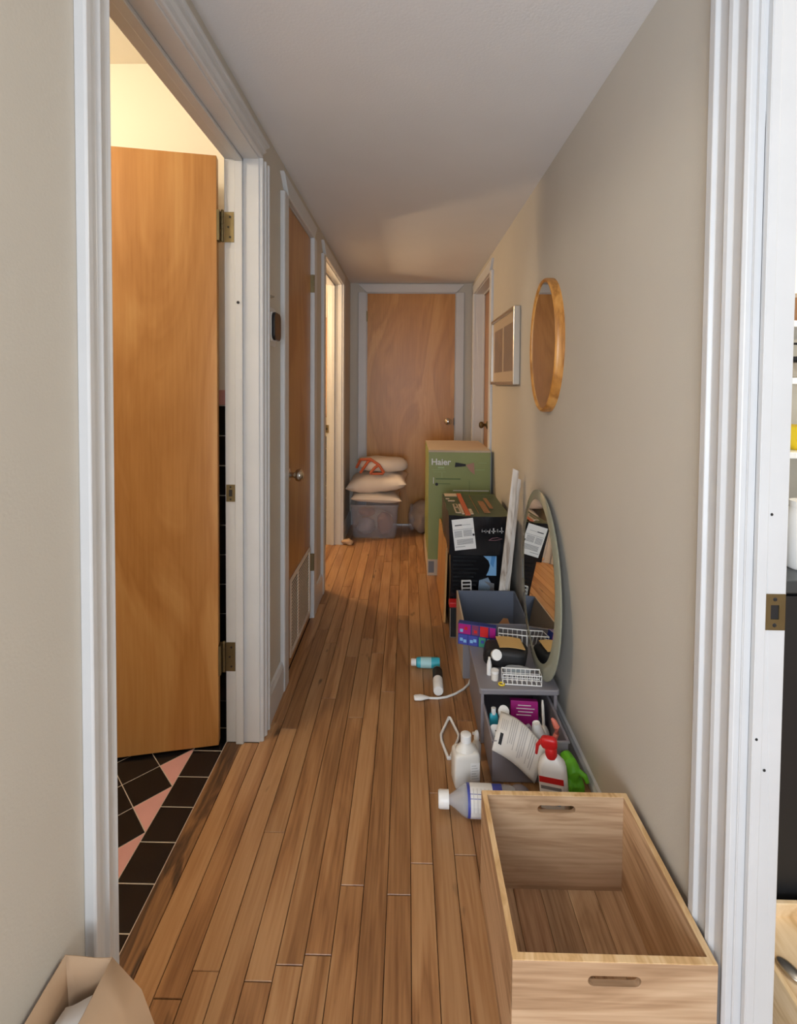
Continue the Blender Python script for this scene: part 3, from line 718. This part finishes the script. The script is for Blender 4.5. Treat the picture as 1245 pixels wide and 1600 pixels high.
t = thing('rubber_glove', 'bright green rubber glove draped beside the red-topped bottle', 'glove', (.503, 1.43, 0))
q = B(); q.blob((.0, .02, .085), (.022, .030, .032), e=.9)
q.tube([(-.008, .06, .10), (-.004, .03, .10), (0, 0, .085)], [.020, .022, .020], 12)
for i, (dx, l_) in enumerate(((-.016, .055), (-.004, .07), (.008, .068), (.019, .05))):
    q.tube([(dx*.7, .01, .085), (dx, -.006, .06), (dx*1.15, -.010, .085-l_)], [.009, .0085, .0065], 10)
q.tube([(.012, .0, .10), (.026, -.012, .095), (.032, -.018, .080)], [.009, .008, .006], 10)
q.build('glove_body', 'glove', t, remesh=.0025)
t = tag(B().box(.528, 1.20, 0, .5455, 1.50, .055).build('wood_offcut', 'brown', bevel=.001), 'thin brown wooden strip standing along the wall behind the crate', 'board')
t = thing('round_lid', 'grey domed plastic lid on the floor behind the crate', 'lid', (.345, 1.44, 0))
B().lathe([(0.0, .0), (.034, 0), (.034, .012), (.030, .026), (.018, .036), (0, .039)], 26).build('dome', 'greyt', t, smooth=True)
B().lathe([(.0345, .006), (.0345, .012)], 26, cap=False).build('red_rim', 'coral', t)

# ================================================================== THINGS ON TOP OF THE UNIT
ZT = .1962
t = thing('black_pouch', 'black zipped pouch with tan panel lying on the grey unit', 'pouch', (.375, 1.826, ZT), (0, 0, radians(-12)))
B().blob((0, 0, .036), (.080, .052, .034), e=.45, lump=.13, ls=14, seed=4).build('pouch_body', 'blackm', t, smooth=True)
q = B(); q.grid(lambda a, c: Vector((-.020+.092*a-.018*c, -.034+.080*c+.004*a, .0745+.004*sin(pi*a)-.002*c)), 6, 4).build('tan_panel', 'gold', t, solid=.002)
t = thing('black_bottle', 'black bottle with round white cap facing the camera on the grey unit', 'bottle', (.325, 1.775, ZT))
m = axis_m((0, .06, .022), (.1, -.75, .45))
B().lathe([(0, 0), (.020, .002), (.021, .05), (.016, .062)], 20, m).build('body', 'blackm', t, smooth=True)
B().lathe([(0, .060), (.0185, .060), (.0195, .066), (.0185, .076), (0, .078)], 24, m).build('cap', 'white', t, smooth=True)
for i, (x, y_, r_, lb) in enumerate(((.303, 1.752, .009, 'slim white tube leaning on the black bottle'), (.318, 1.722, .0125, 'small white round jar below the slim white tube'))):
    t = thing('white_jar' if i else 'white_tube', lb, 'jar' if i else 'tube', (x, y_, ZT))
    if i: B().lathe([(0, 0), (r_, 0), (r_, .022), (r_-.001, .024), (0, .024)], 20).build('body', 'jug', t, smooth=True); B().lathe([(0, .0245), (r_+.001, .0245), (r_+.001, .034), (0, .035)], 20).build('lid', 'white', t, smooth=True)
    else: B().lathe([(0, 0), (r_, 0), (r_, .035), (r_-.003, .05), (0, .052)], 16).build('body', 'white', t, smooth=True); B().lathe([(0, .052), (.005, .052), (.004, .062), (0, .062)], 12).build('cap', 'white', t)
t = tag(B().tube([(.0095*cos(2*pi*i/16), .0085*sin(2*pi*i/16), .003) for i in range(16)], .0028, 8, closed=True).build('yellow_ring', 'yellow', smooth=True), 'tiny yellow plastic ring near the front edge of grey unit', 'ring'); t.location = (.336, 1.690, ZT)
def wire_basket(name, label, loc, w, d, h, nx, nz, rot=0, flare=1.0, group=None, tilt=0):
    t = thing(name, label, 'basket', loc, (tilt, 0, rot), 'white wire baskets'); r = .0014
    for z, s_ in ((0, flare), (h, 1)):
        B().tube([(-w*s_, -d*s_, z), (w*s_, -d*s_, z), (w*s_, d*s_, z), (-w*s_, d*s_, z)], r*1.5, 6, closed=True).build('rim_wire', 'white', t)
    q = B()
    for i in range(nx+1):
        x = -w+2*w*i/nx
        for s_ in (-1, 1): q.tube([(x*flare, s_*d*flare, 0), (x, s_*d, h)], r, 5)
        q.tube([(x*flare, -d*flare, 0), (x*flare, d*flare, 0)], r, 5)
    for j in range(1, nz):
        z = h*j/nz; f = flare+(1-flare)*j/nz; q.tube([(-w*f, -d*f, z), (w*f, -d*f, z), (w*f, d*f, z), (-w*f, d*f, z)], r, 5, closed=True)
    q.build('grid_wire', 'white', t); return t
wire_basket('wire_basket', 'low white wire basket at the front edge of the grey unit', (.408, 1.706, ZT+.003), .066, .020, .034, 8, 2, radians(-4))
wire_basket('wire_basket', 'white wire basket behind the black pouch on grey unit', (.425, 1.932, ZT+.003), .055, .022, .062, 6, 1, radians(-10))
t = thing('plastic_film', 'crumpled clear bag with green sprig inside in front of the black pouch', 'bag', (.405, 1.748, ZT))
B().blob((0, 0, .020), (.050, .016, .020), e=1.0, lump=.4, ls=24, seed=8).build('film', 'clear', t, smooth=True)
B().blob((-.004, -.004, .022), (.020, .008, .006), e=1.0, lump=.5, ls=60, seed=3).build('green_sprig', plain('dark_green_leaf', srgb(20, 84, 66), .5), t)
t = thing('beige_bottle', 'tiny beige flat bottle right of the multicoloured carton', 'bottle', (.372, 1.925, ZT))
B().blob((0, 0, .022), (.015, .008, .022), e=.5).build('body', 'jug', t, smooth=True); B().lathe([(0, .042), (.005, .042), (.005, .052), (0, .052)], 12).build('cap', 'white', t)
t = thing('printed_carton', 'glossy carton printed with blue, red and green panels on the unit corner', 'carton', (.212, 1.958, ZT), (0, 0, radians(-16)))
Wc, Hc = .150, .086
B().box(0, 0, 0, Wc, .028, Hc).build('carton', 'navy', t, bevel=.001)
q = B(); rr = random.Random(9)
cells = [(0, .04, 0, .5, 2), (.04, .04, 0, .5, 2), (.0, .052, .5, 1, 3), (.054, .030, .5, 1, 1), (.086, .036, .48, 1, 0), (.124, .026, .5, 1, 3), (.082, .03, 0, .48, 4), (.114, .036, 0, .46, 5)]
for x, ww, a, c, mi in cells: q.box(x+.0015, -.0012, Hc*a+.002, x+ww-.0015, -.0002, Hc*c-.002, mi)
for x, a, mi in ((.008, .18, 6), (.022, .12, 6), (.048, .14, 6), (.062, .2, 6), (.008, .6, 6), (.026, .72, 0), (.064, .62, 0), (.118, .28, 7), (.134, .1, 7), (.092, .2, 2)):
    q.box(x, -.0020, Hc*a, x+.012, -.0013, Hc*a+.012, mi)
q.build('panel_print', ['red', 'plum', 'blue', 'magenta', 'tgreen', 'teal', 'sky', 'yellow'], t)

# ================================================================== GREY BIN BEHIND
t = thing('storage_bin', 'open grey fabric storage bin with slate lining behind the drawer unit', 'bin', (0, 0, 0))
x0, x1, y0, y1, hz = .243, .520, 2.045, 2.335, .240
B().box(x0, y0, 0, x1, y0+.006, hz-.004).build('front_panel', 'grey', t, bevel=.002)
B().box(x0, y1-.006, 0, x1, y1, hz+.016).build('back_panel', 'slate', t, bevel=.001)
B().hexa([(x0, y0+.006, 0), (x0+.006, y0+.006, 0), (x0+.006, y1-.006, 0), (x0, y1-.006, 0), (x0, y0+.006, hz-.004), (x0+.006, y0+.006, hz-.004), (x0+.006, y1-.006, hz+.016), (x0, y1-.006, hz+.016)]).build('side_panel', 'card', t)
B().hexa([(x1-.006, y0+.006, 0), (x1, y0+.006, 0), (x1, y1-.006, 0), (x1-.006, y1-.006, 0), (x1-.006, y0+.006, hz-.004), (x1, y0+.006, hz-.004), (x1, y1-.006, hz+.016), (x1-.006, y1-.006, hz+.016)]).build('side_panel', 'slate', t)
B().box(x0+.006, y0+.006, .06, x1-.006, y1-.006, .066).build('base', 'slate', t)
t = tag(B().prism([(0, 0), (.205, .012), (.19, .08), (.17, .082), (.15, .06)], .004, frame((.27, 2.14, .130), (1, .0, 0), (0, .72, .69))).build('cardboard_flap', 'brown'), 'torn piece of brown cardboard lying in the slate-lined bin', 'cardboard')
t = tag(B().box(.262, 2.075, .0665, .50, 2.165, .145).build('inner_box', 'brown', bevel=.002), 'brown cardboard box inside the slate-lined bin', 'box')

# whitewashed boards
for i, (bx, tx, zt, yv, wd, lb) in enumerate(((.424, .526, .840, 2.349, .030, 'taller whitewashed board leaning on the right wall'), (.452, .541, .795, 2.363, .028, 'shorter whitewashed board leaning beside the taller one'))):
    o = tag(B().hexa([(bx, yv, .001), (bx+wd, yv, .001), (bx+wd, yv+.012, .001), (bx, yv+.012, .001), (tx-wd*.6, yv, zt), (tx+wd*.35, yv, zt-.012), (tx+wd*.35, yv+.012, zt-.012), (tx-wd*.6, yv+.012, zt)]).build('wooden_board', 'white_old', bevel=.001), lb, 'board', 'whitewashed boards leaning on the wall')

# ================================================================== BLACK BOXES
t = thing('wrapped_box', 'upper black box in shrink wrap with orange stripe and white shipping label', 'box', (0, 0, 0))
x0, x1, y0, y1, z0, z1 = .212, .512, 2.405, 2.90, .402, .594
def lump_box(q, x0, x1, y0, y1, z0, z1, amp, mat, sd=0, n=10):
    tmp = bmesh.new(); bmesh.ops.create_cube(tmp, size=1); bmesh.ops.subdivide_edges(tmp, edges=tmp.edges, cuts=n, use_grid_fill=True)
    for v in tmp.verts:
        v.co = Vector((x0+(v.co.x+.5)*(x1-x0), y0+(v.co.y+.5)*(y1-y0), z0+(v.co.z+.5)*(z1-z0)))
        v.co += Vector((noise.noise(v.co*9+Vector((sd, 0, 0))), noise.noise(v.co*9+Vector((0, sd+5, 0))), noise.noise(v.co*9+Vector((0, 9, sd)))))*amp
    idx = {v: q.bm.verts.new(v.co) for v in tmp.verts}
    for f in tmp.faces:
        g = q.bm.faces.new([idx[v] for v in f.verts]); nn = f.normal
        f.normal_update(); g.material_index = mat(f.normal)
    tmp.free(); return q
lump_box(B(), x0, x1, y0, y1, z0, z1, .006, lambda n_: 1 if n_.z > .7 else (2 if n_.x < -.7 else 0)).build('carton', ['black', 'greend', plain('brown_wrap', srgb(74, 50, 34), .3, bump=.6, bscale=20)], t, smooth=True)
q = B(); zz = z1+.0045; m = Matrix.Identity(4)
def topq(u0, v0, u1, v1, mat, dz=0): q.box(x0+(x1-x0)*u0, y0+(y1-y0)*v0, zz-.004, x0+(x1-x0)*u1, y0+(y1-y0)*v1, zz+dz, mat)
topq(.27, .02, .35, .98, 0); topq(.03, .82, .26, .97, 1, .0002); topq(.12, .10, .21, .30, 1); topq(.12, .33, .20, .46, 1); topq(.36, .06, .41, .26, 1); topq(.22, .06, .26, .46, 1, .0002)
topq(.14, .34, .18, .44, 2, .0003); topq(.14, .12, .19, .28, 2, .0003); topq(.06, .60, .18, .63, 1); topq(.03, .70, .10, .73, 1); topq(.60, .12, .70, .60, 3); topq(.74, .3, .80, .75, 3)
topq(.5, .1, .505, .9, 3)
q.build('top_print', ['orange', 'card', 'greend', 'brown'], t)
def mk_label(par, m, w, h, name='shipping_label'):
    o = B().box(0, 0, 0, w, h, .0012, 0, m).build(name, 'paper', par)
    q = B(); z = (.0012, .0018)
    q.box(w*.12, h*.79, z[0], w*.45, h*.82, z[1], 1, m); q.box(w*.45, h*.795, z[0], w*.85, h*.805, z[1], 0, m); q.box(w*.03, h*.66, z[0], w*.97, h*.67, z[1], 0, m)
    for r_ in range(6):
        q.box(w*.06, h*(.60-.035*r_), z[0], w*.42, h*(.615-.035*r_), z[1], 0, m); q.box(w*.48, h*(.61-.035*r_), z[0], w*.88, h*(.625-.035*r_), z[1], 0, m)
    for r_ in range(5): q.box(w*.14, h*(.32-.035*r_), z[0], w*.9, h*(.336-.035*r_), z[1], 0, m)
    q.box(w*.90, h*.42, z[0], w*.99, h*.49, z[1], 1, m); q.box(w*.05, h*.10, z[0], w*.5, h*.115, z[1], 0, m)
    q.build('label_print', ['ink', 'inkd'], o); return o
mk_label(t, frame((.240, 2.398, .425), (1, 0, .12), (-.10, 0, 1)), .105, .152)
q = B(); rr = random.Random(2)
for i in range(6):   # broken white lettering strokes
    x = .365+i*.019
    for k in range(2): q.box(x+rr.uniform(0, .006), 2.3965, .512+rr.uniform(0, .008), x+rr.uniform(.007, .010), 2.3975, .535+rr.uniform(-.004, .008)-.01*k)
    if i % 2: q.box(x-.006, 2.3965, .521, x+.016, 2.3975, .5245)
q.build('front_print', 'inkl', t)
q = B(); q.tube([(.405, 2.3965, .478), (.42, 2.396, .488), (.445, 2.396, .492), (.47, 2.396, .486), (.44, 2.396, .479)], .0035, 6, closed=True, flat=.4).build('emblem_print', plain('mauve_print', srgb(150, 110, 118), .4), t)
t = thing('tall_box', 'lower black box with blue photo panel under the shrink-wrapped one', 'box', (0, 0, 0))
lump_box(B(), .222, .512, 2.44, 2.98, .001, .395, .003, lambda n_: 0, 3).build('carton', 'black', t, smooth=True)
q = B()
for i in range(13): q.box(.236, 2.430, .375-i*.020, .362-(i % 3)*.012, 2.439, .379-i*.020)
q.build('wrap_ridge', 'black', t)
q = B(); fy = 2.4345
def fpoly(pts, mat, dy=0): q.prism(pts, .003, frame((0, fy-dy, 0), (1, 0, 0), (0, 0, 1)), mat)
fpoly([(.385, .388), (.45, .388), (.45, .29), (.40, .29), (.41, .31), (.418, .34), (.41, .365)], 0)
fpoly([(.425, .388), (.445, .388), (.435, .33), (.42, .35)], 1, .0006)
fpoly([(.365, .265), (.41, .28), (.43, .24), (.425, .20), (.36, .20)], 2); fpoly([(.39, .262), (.44, .25), (.44, .19), (.415, .19), (.42, .235)], 3, .0006)
q.build('photo_panel', ['sky', plain('mid_blue_print', srgb(80, 140, 196), .4), plain('grey_blue_print', srgb(130, 150, 170), .4), 'ink'], t)
tag(B().hexa([(.196, 2.53, .001), (.208, 2.53, .001), (.208, 3.07, .001), (.196, 3.07, .001), (.207, 2.53, .398), (.217, 2.53, .398), (.217, 3.07, .398), (.207, 3.07, .398)]).build('plywood_sheet', 'door', bevel=.001), 'plain tan plywood sheet standing against the left side of the black boxes', 'panel')
t = thing('toolbox', 'small black case with red lid at the foot of the black boxes', 'case', (.2355, 2.405, 0))
B().box(-.018, -.025, 0, .045, .020, .150).build('case_body', 'blackm', t, bevel=.002)
B().box(-.022, -.028, .150, .05, .022, .175).build('lid', 'red', t, bevel=.004)
B().box(-.0185, -.0262, .004, -.0155, -.0252, .146).box(-.0185, -.0262, .002, .04, -.0252, .005).build('edge_strip', 'silver', t)
wire_basket('wire_rack', 'small white wire rack standing behind the slate-lined bin', (.296, 2.366, .20), .022, .008, .085, 1, 5, radians(5), 1.0, tilt=radians(-8))

# ================================================================== LEANING MIRROR
t = thing('leaning_mirror', 'large oval mirror with wide smoky glass rim leaning on the grey unit and right wall', 'mirror', (0, 0, 0))
bot, top = Vector((.486, 1.742, .1985)), Vector((.532, 1.965, .820))
Cm = (bot+top)/2; V = (top-bot)/2; U = Vector((.016, -.212, 0)); N = U.cross(V).normalized()
if N.x > 0: N = -N
def ering(s_, off, dz=0, n=64, ds=None): 
    s2 = ds or s_
    return [Cm+U*cos(2*pi*i/n)*s_+V*(sin(2*pi*i/n)*s2+dz)+N*off for i in range(n)]
B().loft([ering(1, 0), ering(1, .004), ering(.985, .0065), ering(.80, .0085, .02, ds=.865), ering(.795, .004, .02, ds=.86)], cap=True).build('bevel_rim', 'bevel', t, smooth=True)
q = B(); vs = [q.bm.verts.new(p) for p in ering(.80, .0088, .02, ds=.865)]; q.bm.faces.new(vs); vs2 = [q.bm.verts.new(p) for p in ering(.80, .0050, .02, ds=.865)]; q.bm.faces.new(vs2[::-1])
q.build('mirror_glass', 'mirror', t)

# ================================================================== GREEN BOX
t = thing('appliance_box', 'tall green printed appliance carton with bare cardboard top against the right wall', 'box', (0, 0, 0))
x0, x1, y0, y1, z1 = .142, .540, 3.165, 3.72, .815
lump_box(B(), x0, x1, y0, y1, .001, z1, .0025, lambda n_: 1 if n_.z > .7 else 0, 6).build('carton', ['green', 'card'], t, smooth=True)
B().box(x0-.003, y0-.004, .001, x1+.002, y1, .105).build('base_band', 'card', t); B().box(x0+.004, y0-.0055, .02, x0+.04, y0-.0045, .095).build('base_print', 'ink', t)
B().box(x0-.002, y0-.005, z1-.012, x1, y0-.0025, z1+.0).build('edge_tape', 'card', t)
fm = lambda x, z: frame((x, y0-.0055, z), (1, 0, 0), (0, 0, 1))
text('Haier', 'lettering', .056, 'paper', fm(x0+.016, .722), t)
q = B()
def fr_(xa, za, xb, zb, mat): q.box(x0+xa, y0-.0062, za, x0+xb, y0-.0048, zb, mat)
m5 = fm(x0, 0)
q.prism([(.168, .708), (.172, .738), (.238, .728), (.238, .714)], .0015, m5, 0)
q.prism([(.238, .722), (.290, .738), (.296, .66), (.270, .68)], .0012, m5, 1)
fr_(.045, .628, .205, .634, 2); fr_(.03, .600, .034, .640, 3); fr_(.02, .690, .105, .6915, 4); fr_(.06, .700, .10, .708, 4); fr_(.03, .675, .11, .6765, 4); fr_(.32, .735, .37, .7365, 4); fr_(.30, .69, .36, .692, 4)
fr_(.06, .598, .14, .601, 2); fr_(.085, .64, .087, .672, 4); fr_(.262, .0, .2635, .62, 2)
q.lathe([(0, 0), (.010, 0), (.010, .0015), (0, .0015)], 14, fm(x0+.052, .596), 0)
q.build('print', ['blackm', plain('dusty_pink_print', srgb(170, 128, 108), .6), plain('deep_green_print', srgb(84, 104, 54), .5), 'paper', plain('pale_green_print', srgb(165, 185, 130), .5)], t)
B().box(.30, y0-.004, .553, .53, y0-.003, .558).build('tape_seam', 'paper', t)

# ================================================================== FAR END: TOTE + PILLOWS + BAGS
t = thing('storage_tote', 'translucent plastic tote full of clothes under the stacked pillows', 'tote', (-.255, 4.06, 0))
def rr2(w, d, z, r=.04): return [(x, y_, z) for x, y_ in rrect(w, d, r)]
B().loft([rr2(.168, .15, .002), rr2(.175, .158, .02), rr2(.192, .175, .255), rr2(.200, .182, .262), rr2(.200, .182, .275), rr2(.190, .172, .275), rr2(.188, .17, .26), rr2(.170, .152, .024), rr2(.16, .14, .010)]).build('tub', 'tote', t, smooth=True)
for i, (c, r_, mt_) in enumerate((((-.075, -.065, .080), (.068, .06, .062), 'bluegrey'), ((.080, -.05, .10), (.062, .07, .085), 'pinkcloth'), ((0, .075, .10), (.12, .045, .08), 'pillow'), ((-.070, -.06, .195), (.065, .06, .035), 'pinkcloth'))):
    o = tag(B().blob(c, r_, e=.9, lump=.30, ls=26, seed=i).build('folded_clothes', mt_, smooth=True), ['blue-grey garment bundled at the left in the plastic tote', 'dusty pink garment bundled at the right in the plastic tote', 'pale cloth bundled at the back of the plastic tote', 'pink cloth bundled at the upper left in the tote'][i], 'clothes', 'clothes packed in the tote')
    o.location = (-.255, 4.06, 0)
def pillow(name, label, c, r, rot, seed):
    rt = Euler([radians(a) for a in rot]).to_matrix(); q = B(); n_ = 26; rows = []
    sg = []
    for side in (1, -1):
        def fn(u, v, side=side):
            x, y_ = u*2-1, v*2-1
            k = (1-abs(x)**2.6)*(1-abs(y_)**2.6); e_ = 1-.10*(1-abs(x)**2)*(abs(y_) ** 3)
            p = Vector((x*r[0]*(1-.07*(1-y_*y_)*abs(x)**3), y_*r[1]*(1-.09*(1-x*x)*abs(y_)**3), side*r[2]*max(k, 0)**.42))
            p += Vector((0, 0, noise.noise(Vector((x*1.6+seed, y_*1.6, side)))*r[2]*.22*max(k, 0)+noise.noise(Vector((x*5+seed, y_*5, side)))*r[2]*.07*max(k, 0)**.5))
            return rt @ p
        q.grid(fn, n_, n_)
    t = thing(name, label, 'pillow', c, group='pillows stacked on the tote'); q.build('cushion', 'pillow', t, smooth=True); return t
pillow('pillow', 'lowest cream pillow resting directly on the tote', (-.25, 4.05, .322), (.205, .17, .043), (2, 3, 4), 1)
pillow('pillow', 'fat white pillow in the middle of the stack on the tote', (-.235, 4.05, .438), (.245, .18, .075), (4, -5, -3), 5)
t = thing('shopping_bag', 'stuffed white bag with orange handles on top of the pillow stack', 'bag', (-.20, 4.06, .580))
B().blob((0, 0, 0), (.205, .14, .060), e=.75, lump=.14, ls=11, seed=3).build('bag_body', 'pillow', t, smooth=True)
for pts in ([(-.205, -.09, -.02), (-.17, -.125, .050), (-.09, -.145, .058), (-.02, -.160, .015), (.02, -.155, -.05)], [(-.17, -.12, -.055), (-.14, -.142, -.01), (-.11, -.136, .035), (-.085, -.135, .05)], [(-.09, -.16, -.055), (-.055, -.160, -.01), (-.02, -.155, .015)]):
    B().tube(pts, .0115, 8).build('handle', 'orange', t, smooth=True)
B().tube([(-.09, -.150, -.058), (.015, -.150, -.058)], .009, 8).build('handle', 'orange', t, smooth=True)
t = thing('cloth_bundle', 'grey-brown plastic bag slumped against the end door', 'bag', (.125, 4.13, 0))
B().blob((0, 0, .125), (.105, .12, .125), e=.9, lump=.35, ls=13, seed=11).build('bag_body', 'greybag', t, smooth=True)
B().blob((-.075, -.02, .12), (.035, .085, .10), e=.8, lump=.3, ls=14, seed=2).build('bag_fold', 'tote', t, smooth=True)
t = tag(B().blob((0, 0, .022), (.045, .03, .022), e=.8, lump=.5, ls=40, seed=1).build('crumpled_paper', 'kraft', smooth=True), 'crumpled beige scrap on the floor at the foot of the far left casing', 'paper'); t.location = (-.455, 3.76, 0)

# ================================================================== KITCHEN STRIP
struct(B().box(.66, -1.6, -.05, 3.0, 2.0, 0).build('floor', 'floor'), 'wooden kitchen floor beyond the near right doorway')
wk = struct(B().box(.66, 1.78, 0, 3.0, 1.88, 2.45).box(3.0, -1.6, 0, 3.1, 1.88, 2.45).box(.66, -1.7, 0, 3.0, -1.6, 2.45).build('wall_kitchen', 'cream'), 'cream kitchen wall behind the open shelves')
struct(B().box(.66, -1.6, 2.4, 3.1, 1.88, 2.5).build('ceiling', 'ceiling'), 'kitchen ceiling')
t = thing('base_cabinet', 'black fronted kitchen unit with dark grey worktop seen through the right doorway', 'cabinet', (.70, 1.06, 0))
B().box(0, .012, 0, 1.0, .70, .80).build('body', 'blackm', t); B().box(.004, 0, .02, .596, .012, .79).build('door', 'blackm', t, bevel=.002); B().box(.60, 0, .02, .99, .012, .79).build('door', 'blackm', t, bevel=.002)
tag(B().box(.68, 1.045, .802, 1.75, 1.775, .83).build('worktop', 'counter', bevel=.003), 'dark grey kitchen worktop on the black unit', 'worktop')
for i, z in enumerate((1.055, 1.265, 1.425)):
    t = tag(B().box(.90, 1.40, z-.018, 1.9, 1.775, z).build('shelf', 'white', bevel=.002), ['lowest white kitchen shelf above the dark worktop', 'middle white kitchen shelf holding a dark cooking pot', 'top white kitchen shelf holding a brown jar'][i], 'shelf', 'white kitchen shelves')
def jar(name, label, cat, loc, r, h, mat, lid='blackm'):
    t = thing(name, label, cat, loc); B().lathe([(0, 0), (r*.92, 0), (r, .004), (r, h*.85), (r*.8, h)], 20).build('body', mat, t, smooth=True)
    B().lathe([(0, h), (r*.85, h), (r*.85, h+.012), (0, h+.014)], 20).build('lid', lid, t, smooth=True); return t
jar('brown_jar', 'brown jar on the top kitchen shelf', 'jar', (1.135, 1.46, 1.425), .04, .07, 'brown', 'card')
t = jar('cooking_pot', 'grey cooking pot with black rim on the middle kitchen shelf', 'pot', (1.145, 1.46, 1.265), .045, .05, 'silver')
B().tube([(-.03, 0, .06), (-.025, 0, .10), (.025, 0, .10), (.03, 0, .06)], .004, 8).build('handle', 'blackm', t, smooth=True)
t = thing('yellow_bowl', 'bright yellow bowl on the lowest kitchen shelf', 'bowl', (1.16, 1.47, 1.055)); B().lathe([(0, 0), (.03, 0), (.06, .045), (.065, .07), (.061, .07), (.055, .045), (.02, .006), (0, .006)], 28).build('bowl', 'yellow', t, smooth=True)
jar('white_jug', 'white ceramic jug on the dark worktop', 'jug', (.90, 1.12, .8305), .035, .14, 'white', 'white')
t = jar('glass_jar', 'glass jar with dark lid on the worktop right of the white jug', 'jar', (1.0, 1.17, .8305), .04, .09, 'clear')
t = thing('wooden_tray', 'pale wooden tray on the kitchen floor holding utensils', 'tray', (.90, .86, 0))
B().box(-.19, -.2, .10, .19, .17, .112).build('base', 'palewood', t); 

for bb in ((-.20, -.2, .0, -.19, .18, .14), (.19, -.2, .0, .20, .18, .14)): B().box(*bb).build('side', 'palewood', t, bevel=.002)
for bb in ((-.19, .17, .0, .19, .18, .14), (-.19, -.2, 0, .19, -.19, .14)): B().box(*bb).build('end', 'palewood', t, bevel=.002)
t = thing('metal_spoon', 'metal spoon lying in the pale wooden tray', 'spoon', (.745, .93, .1125), (0, 0, radians(20)))
B().blob((0, 0, .005), (.014, .024, .005), e=1).tube([(0, -.02, .005), (.004, -.10, .006)], .003, 8).build('spoon_body', 'silver', t, smooth=True)
t = thing('wire_whisk', 'wire whisk lying beside the spoon in the wooden tray', 'whisk', (.775, .90, .128), (0, 0, radians(-15)))
for a in range(3):
    q = B(); q.tube([(.014*sin(2*pi*i/16)*cos(a*pi/3), -.04*cos(2*pi*i/16), .014*sin(2*pi*i/16)*sin(a*pi/3)) for i in range(16)], .0012, 6, closed=True).build('wire_loop', 'silver', t, smooth=True)
B().tube([(0, -.04, 0), (0, -.12, 0)], .006, 10).build('handle', 'silver', t, smooth=True)
